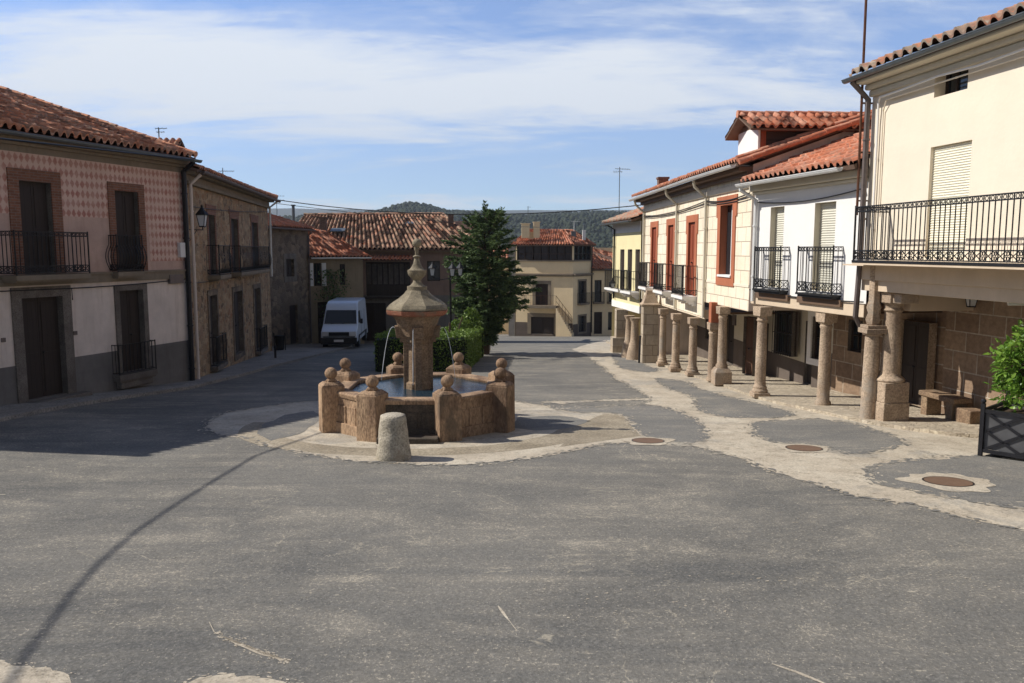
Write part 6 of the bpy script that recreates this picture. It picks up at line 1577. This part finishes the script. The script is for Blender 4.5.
# ------------------------------------------------------------------ small street furniture
p = G(280, 352); b = thing('litter_bin', 'dark litter bin on the pavement at the corner of the three window house', 'bin', (p.x, p.y, gz(p.y)))
mb = MB(); mb.lathe((p.x, p.y, gz(p.y)), [(.2, .12), (.24, .75), (.26, .78), (.26, .82)], 14); mb.build('bucket', M['iron'], b, smooth=True)
mb = MB(); mb.cyl((p.x - .27, p.y, gz(p.y)), (p.x - .27, p.y, gz(p.y) + .95), .025, seg=6); mb.cyl((p.x + .27, p.y, gz(p.y)), (p.x + .27, p.y, gz(p.y) + .95), .025, seg=6); mb.build('stand', M['iron'], b)
p = G(275.5, 360); b = thing('bollard', 'thin dark iron bollard at the kerb before the litter bin', 'bollard', (p.x, p.y, gz(p.y)))
mb = MB(); mb.lathe((p.x, p.y, gz(p.y) - .05), [(.05, 0), (.045, .55), (.06, .56), (.06, .62), (.02, .68)], 8); mb.build('post', M['iron'], b)
p = G(488, 352); b = thing('utility_box', 'small pale grey box standing by the end of the hedge', 'utility box', (p.x, p.y, gz(p.y)))
mb = MB(); mb.box((p.x, p.y + .15, gz(p.y) + .24), (.26, .2, .48)); mb.box((p.x, p.y + .15, gz(p.y) + .5), (.3, .24, .04)); c_ = mb.build('cabinet', M['white_metal'], b, bevel=.01)
mb = MB(); mb.box((p.x, p.y + .045, gz(p.y) + .26), (.18, .012, .34)); mb.build('door', M['zinc'], c_)
p = G(639, 363); b = thing('bollard', 'thin black iron bollard leaning beside the blocky arcade pier', 'bollard', (p.x, p.y, gz(p.y)))
mb = MB(); mb.cyl((p.x, p.y, gz(p.y) - .05), (p.x + .03, p.y, gz(p.y) + 1.05), .045, .04, 8); mb.sphere((p.x + .03, p.y, gz(p.y) + 1.08), .055, 1); mb.build('post', M['iron'], b)

c = AT(612.5, 289, 40.6); b = thing('wall_lantern', 'small lantern on a bracket at the far corner of the yellow house', 'lantern', tuple(c)); lantern_parts(b, c, .9)
mb = MB(); mb.cyl(c - Vector((0, 0, .05)), c + Vector((.42, .1, -.2)), .018, seg=5); mb.cyl(c - Vector((0, 0, .05)), c, .018, seg=5); mb.build('bracket', M['iron'], b)
# ------------------------------------------------------------------ aerials and wires
def aerial(name, label, base, h, arms, mat=None, r=.02, parent_seg=None, tilt=0):
    b = thing(name, label, 'aerial', tuple(base), 'aerials on the village roofs'); base = Vector(base); mb = MB(); top = base + Vector((tilt * h, 0, h)); mb.cyl(base - Vector((0, 0, .3)), top, r, seg=6); mb.build('mast', mat or M['zinc'], b)
    mb = MB()
    for (dz, w_, ax, n__) in arms:
        c_ = base + Vector((tilt * (h - dz), 0, h - dz)); d = Vector((math.cos(ax), math.sin(ax), 0)); s = Vector((-d.y, d.x, 0)); mb.cyl(c_ - d * w_ * .3, c_ + d * w_ * .7, .012, seg=4)
        for k in range(n__): q = c_ - d * w_ * .3 + d * w_ * (k + .5) / n__; mb.cyl(q - s * .16 - Vector((0, 0, .05)), q + s * .16 + Vector((0, 0, .05)), .007, seg=4)
    mb.build('antenna', mat or M['zinc'], b)
aerial('tv_aerial', 'tall thin aerial mast rising over the yellow house roof', AT(619, 214, 43.5), AT(619, 167, 43.5).z - AT(619, 214, 43.5).z, [(.1, .9, R(20), 6), (.25, .5, R(160), 4)])
aerial('tv_aerial', 'bent little aerial beside the dormer on the three window stone house', AT(159, 137, 28.2), .32, [(.03, .4, R(5), 3), (.15, .28, R(10), 2)])
aerial('tv_aerial', 'low aerial with a long horizontal boom on the stone house roof ridge', AT(223, 177, 38), .42, [(.15, .75, R(4), 7)])
aerial('tv_aerial', 'faint double armed aerial behind the end of the three window stone house', AT(277, 214, 50), 1.2, [(.1, .7, R(10), 4), (.35, .7, R(10), 4)])
aerial('tv_aerial', 'thin aerial rod above the twin chimneys of the corner house', AT(528, 226, 78), 1.9, [(.1, .4, R(0), 2)], r=.03)
aerial('tv_aerial', 'white bow shaped aerial over the corner house roof', AT(574, 233, 78), 1.15, [(.05, .9, R(0), 5)], mat=M['white_metal'], r=.03)
a = FL2.pt(FL2.L - .1, 4.98, .4); b_ = FBc.pt(FBc.L - .4, 4.55, .2)
w1_ = thing('overhead_wire', 'sagging power line crossing the sky between the left and right houses', 'wire', tuple((a + b_) / 2), 'overhead wires'); mb = MB(); mb.tube(wire_pts(a, b_, .55, 30), .022, 5); mb.build('cable', M['iron'], w1_)
a2 = FL2.pt(FL2.L - .1, 4.8, .4); b2_ = Vector((5.5, 74, 4.6))
w1_ = thing('overhead_wire', 'thin lower wire running towards the chimneys of the end house', 'wire', tuple((a2 + b2_) / 2), 'overhead wires'); mb = MB(); mb.tube(wire_pts(a2, b2_, .3, 30), .014, 5); mb.build('cable', M['iron'], w1_)
# cable strung along the left side; only its shadow falls in view
shp = [(-30, 760), (25, 655), (45, 630), (70, 595), (100, 562), (135, 532), (175, 505), (215, 480), (255, 456)]
P_ = []
for i, (u, v) in enumerate(shp):
    g_ = G(u, v); hgt = 5.4 + .3 * (1 - i / 8); P_.append(g_ + SUND * (hgt / SUND.z))
P_.append(FL1.pt(FL1.L - .3, 5.2, .68))
w1_ = thing('overhead_wire', 'thick cable hanging in front of the patterned house eaves', 'wire', tuple(P_[4]), 'overhead wires'); mb = MB(); mb.tube(P_, .021, 6); mb.build('cable', M['iron'], w1_)

# ------------------------------------------------------------------ hills
RIDGE = [(-600, 226.0), (100, 226.0), (230, 222.0), (272, 222.0), (300, 223.0), (335, 221.0), (365, 219.0), (385, 215.5), (402, 211.0), (415, 209.5), (428, 211.5), (450, 215.5), (480, 217.0), (510, 220.0), (540, 219.0), (575, 217.5), (600, 217.0), (630, 218.0), (660, 220.0), (760, 224.0), (1100, 230.0), (1700, 230.0)]
def ridge(u):
    for (a, b), (c, d) in zip(RIDGE, RIDGE[1:]):
        if a <= u <= c: return b + (d - b) * (u - a) / (c - a)
    return 226
def elev(az):
    u = 512 + FPX * math.tan(az) if abs(az) < 1.2 else 1800; return (250 - ridge(max(-599, min(1690, u)))) / FPX * math.cos(az)
def hill_z(x, y):
    r = math.hypot(x, y); az = math.atan2(x, y); base = gz(95) - 6 - 5 * sst_(100, 240, r)
    near = -70 if r < 1 else 0
    H = elev(az) if abs(az) < 1.2 else .03
    if r < 1250: z = base + (H * 1250 + CAM_H - base) * sst_(260, 1250, r) ** .85
    else: z = H * 1250 + CAM_H - sst_(1250, 2300, r) * (H * 1250 + 20)
    back = .0495 * 4200 * sst_(2500, 4200, r); z = max(z, back * (1 + .0) - 30 * (1 - sst_(2500, 2600, r))) if r > 2400 else z
    if r > 300: z += (noise.noise(Vector((x / 160, y / 160, 0))) * 7 + noise.noise(Vector((x / 55, y / 55, 3))) * 3) * sst_(300, 700, r) * (1 if r < 1100 else .5)
    return z
mb = MB(); rs = [96, 110, 130, 160, 200, 250, 310, 380, 450, 530, 610, 690, 770, 850, 930, 1010, 1080, 1140, 1190, 1250, 1320, 1450, 1700, 2100, 2450, 2550, 2900, 3400, 3900, 4200, 4600]
azs = [R(-180) + R(4) * i for i in range(34)] + [R(-44) + R(.7) * i for i in range(126)] + [R(44.5) + R(4) * i for i in range(34)]
grid = [[mb.bm.verts.new((r * math.sin(a), r * math.cos(a), hill_z(r * math.sin(a), r * math.cos(a)))) for a in azs] for r in rs]
for j in range(len(rs) - 1):
    for i in range(len(azs)): k = (i + 1) % len(azs); mb.bm.faces.new((grid[j][i], grid[j][k], grid[j + 1][k], grid[j + 1][i]))
for v in grid[0]: v.co.z = gz(v.co.y) - .4 if v.co.y < 96 else v.co.z
structure(mb.build('hills', M['hill'], smooth='full'))
rnd = random.Random(99); mb = MB()
for _ in range(15000):
    u = rnd.uniform(225, 720); az = math.atan((u - 512) / FPX); r = 330 + 920 * rnd.random() ** .8; x, y = r * math.sin(az), r * math.cos(az); z = hill_z(x, y); s = rnd.uniform(1.3, 2.8) * (1.15 if r > 800 else 1); hgt = s * rnd.uniform(1.0, 1.9)
    top = mb.bm.verts.new((x + rnd.uniform(-1, 1), y, z + hgt)); n5 = 6; a0 = rnd.random()
    R1_ = [mb.bm.verts.new((x + math.cos(a0 + k * 1.047) * s * rnd.uniform(.8, 1.1), y + math.sin(a0 + k * 1.047) * s, z + hgt * rnd.uniform(.35, .55))) for k in range(n5)]
    R2_ = [mb.bm.verts.new((x + math.cos(a0 + k * 1.047) * s * .7, y + math.sin(a0 + k * 1.047) * s * .7, z - 1)) for k in range(n5)]
    R0_ = [mb.bm.verts.new((x + math.cos(a0 + k * 1.047) * s * .6, y + math.sin(a0 + k * 1.047) * s * .6, z + hgt * rnd.uniform(.8, .95))) for k in range(n5)]
    for k in range(n5):
        j = (k + 1) % n5; mb.bm.faces.new((R2_[k], R2_[j], R1_[j], R1_[k])); mb.bm.faces.new((R1_[k], R1_[j], R0_[j], R0_[k])); mb.bm.faces.new((R0_[k], R0_[j], top))
o = mb.build('forest', M['forest'], smooth='full', uv=False); o['kind'] = 'stuff'; o['label'] = 'dark pine wood covering the hills beyond the village'; o['category'] = 'forest'
HAZE = True
if HAZE:
    mb = MB(); mb.box((0, 0, 190), (9600, 9600, 640)); hz_ = mb.build('haze', None, uv=False); hz_['kind'] = 'stuff'
    m = bpy.data.materials.new('haze'); m.use_nodes = True; t_ = m.node_tree; t_.nodes.clear(); ou = t_.nodes.new('ShaderNodeOutputMaterial'); vv = t_.nodes.new('ShaderNodeVolumePrincipled')
    vv.inputs['Color'].default_value = (.75, .85, 1, 1); vv.inputs['Density'].default_value = .00017; vv.inputs['Anisotropy'].default_value = .1; t_.links.new(vv.outputs[0], ou.inputs['Volume']); hz_.data.materials.append(m)
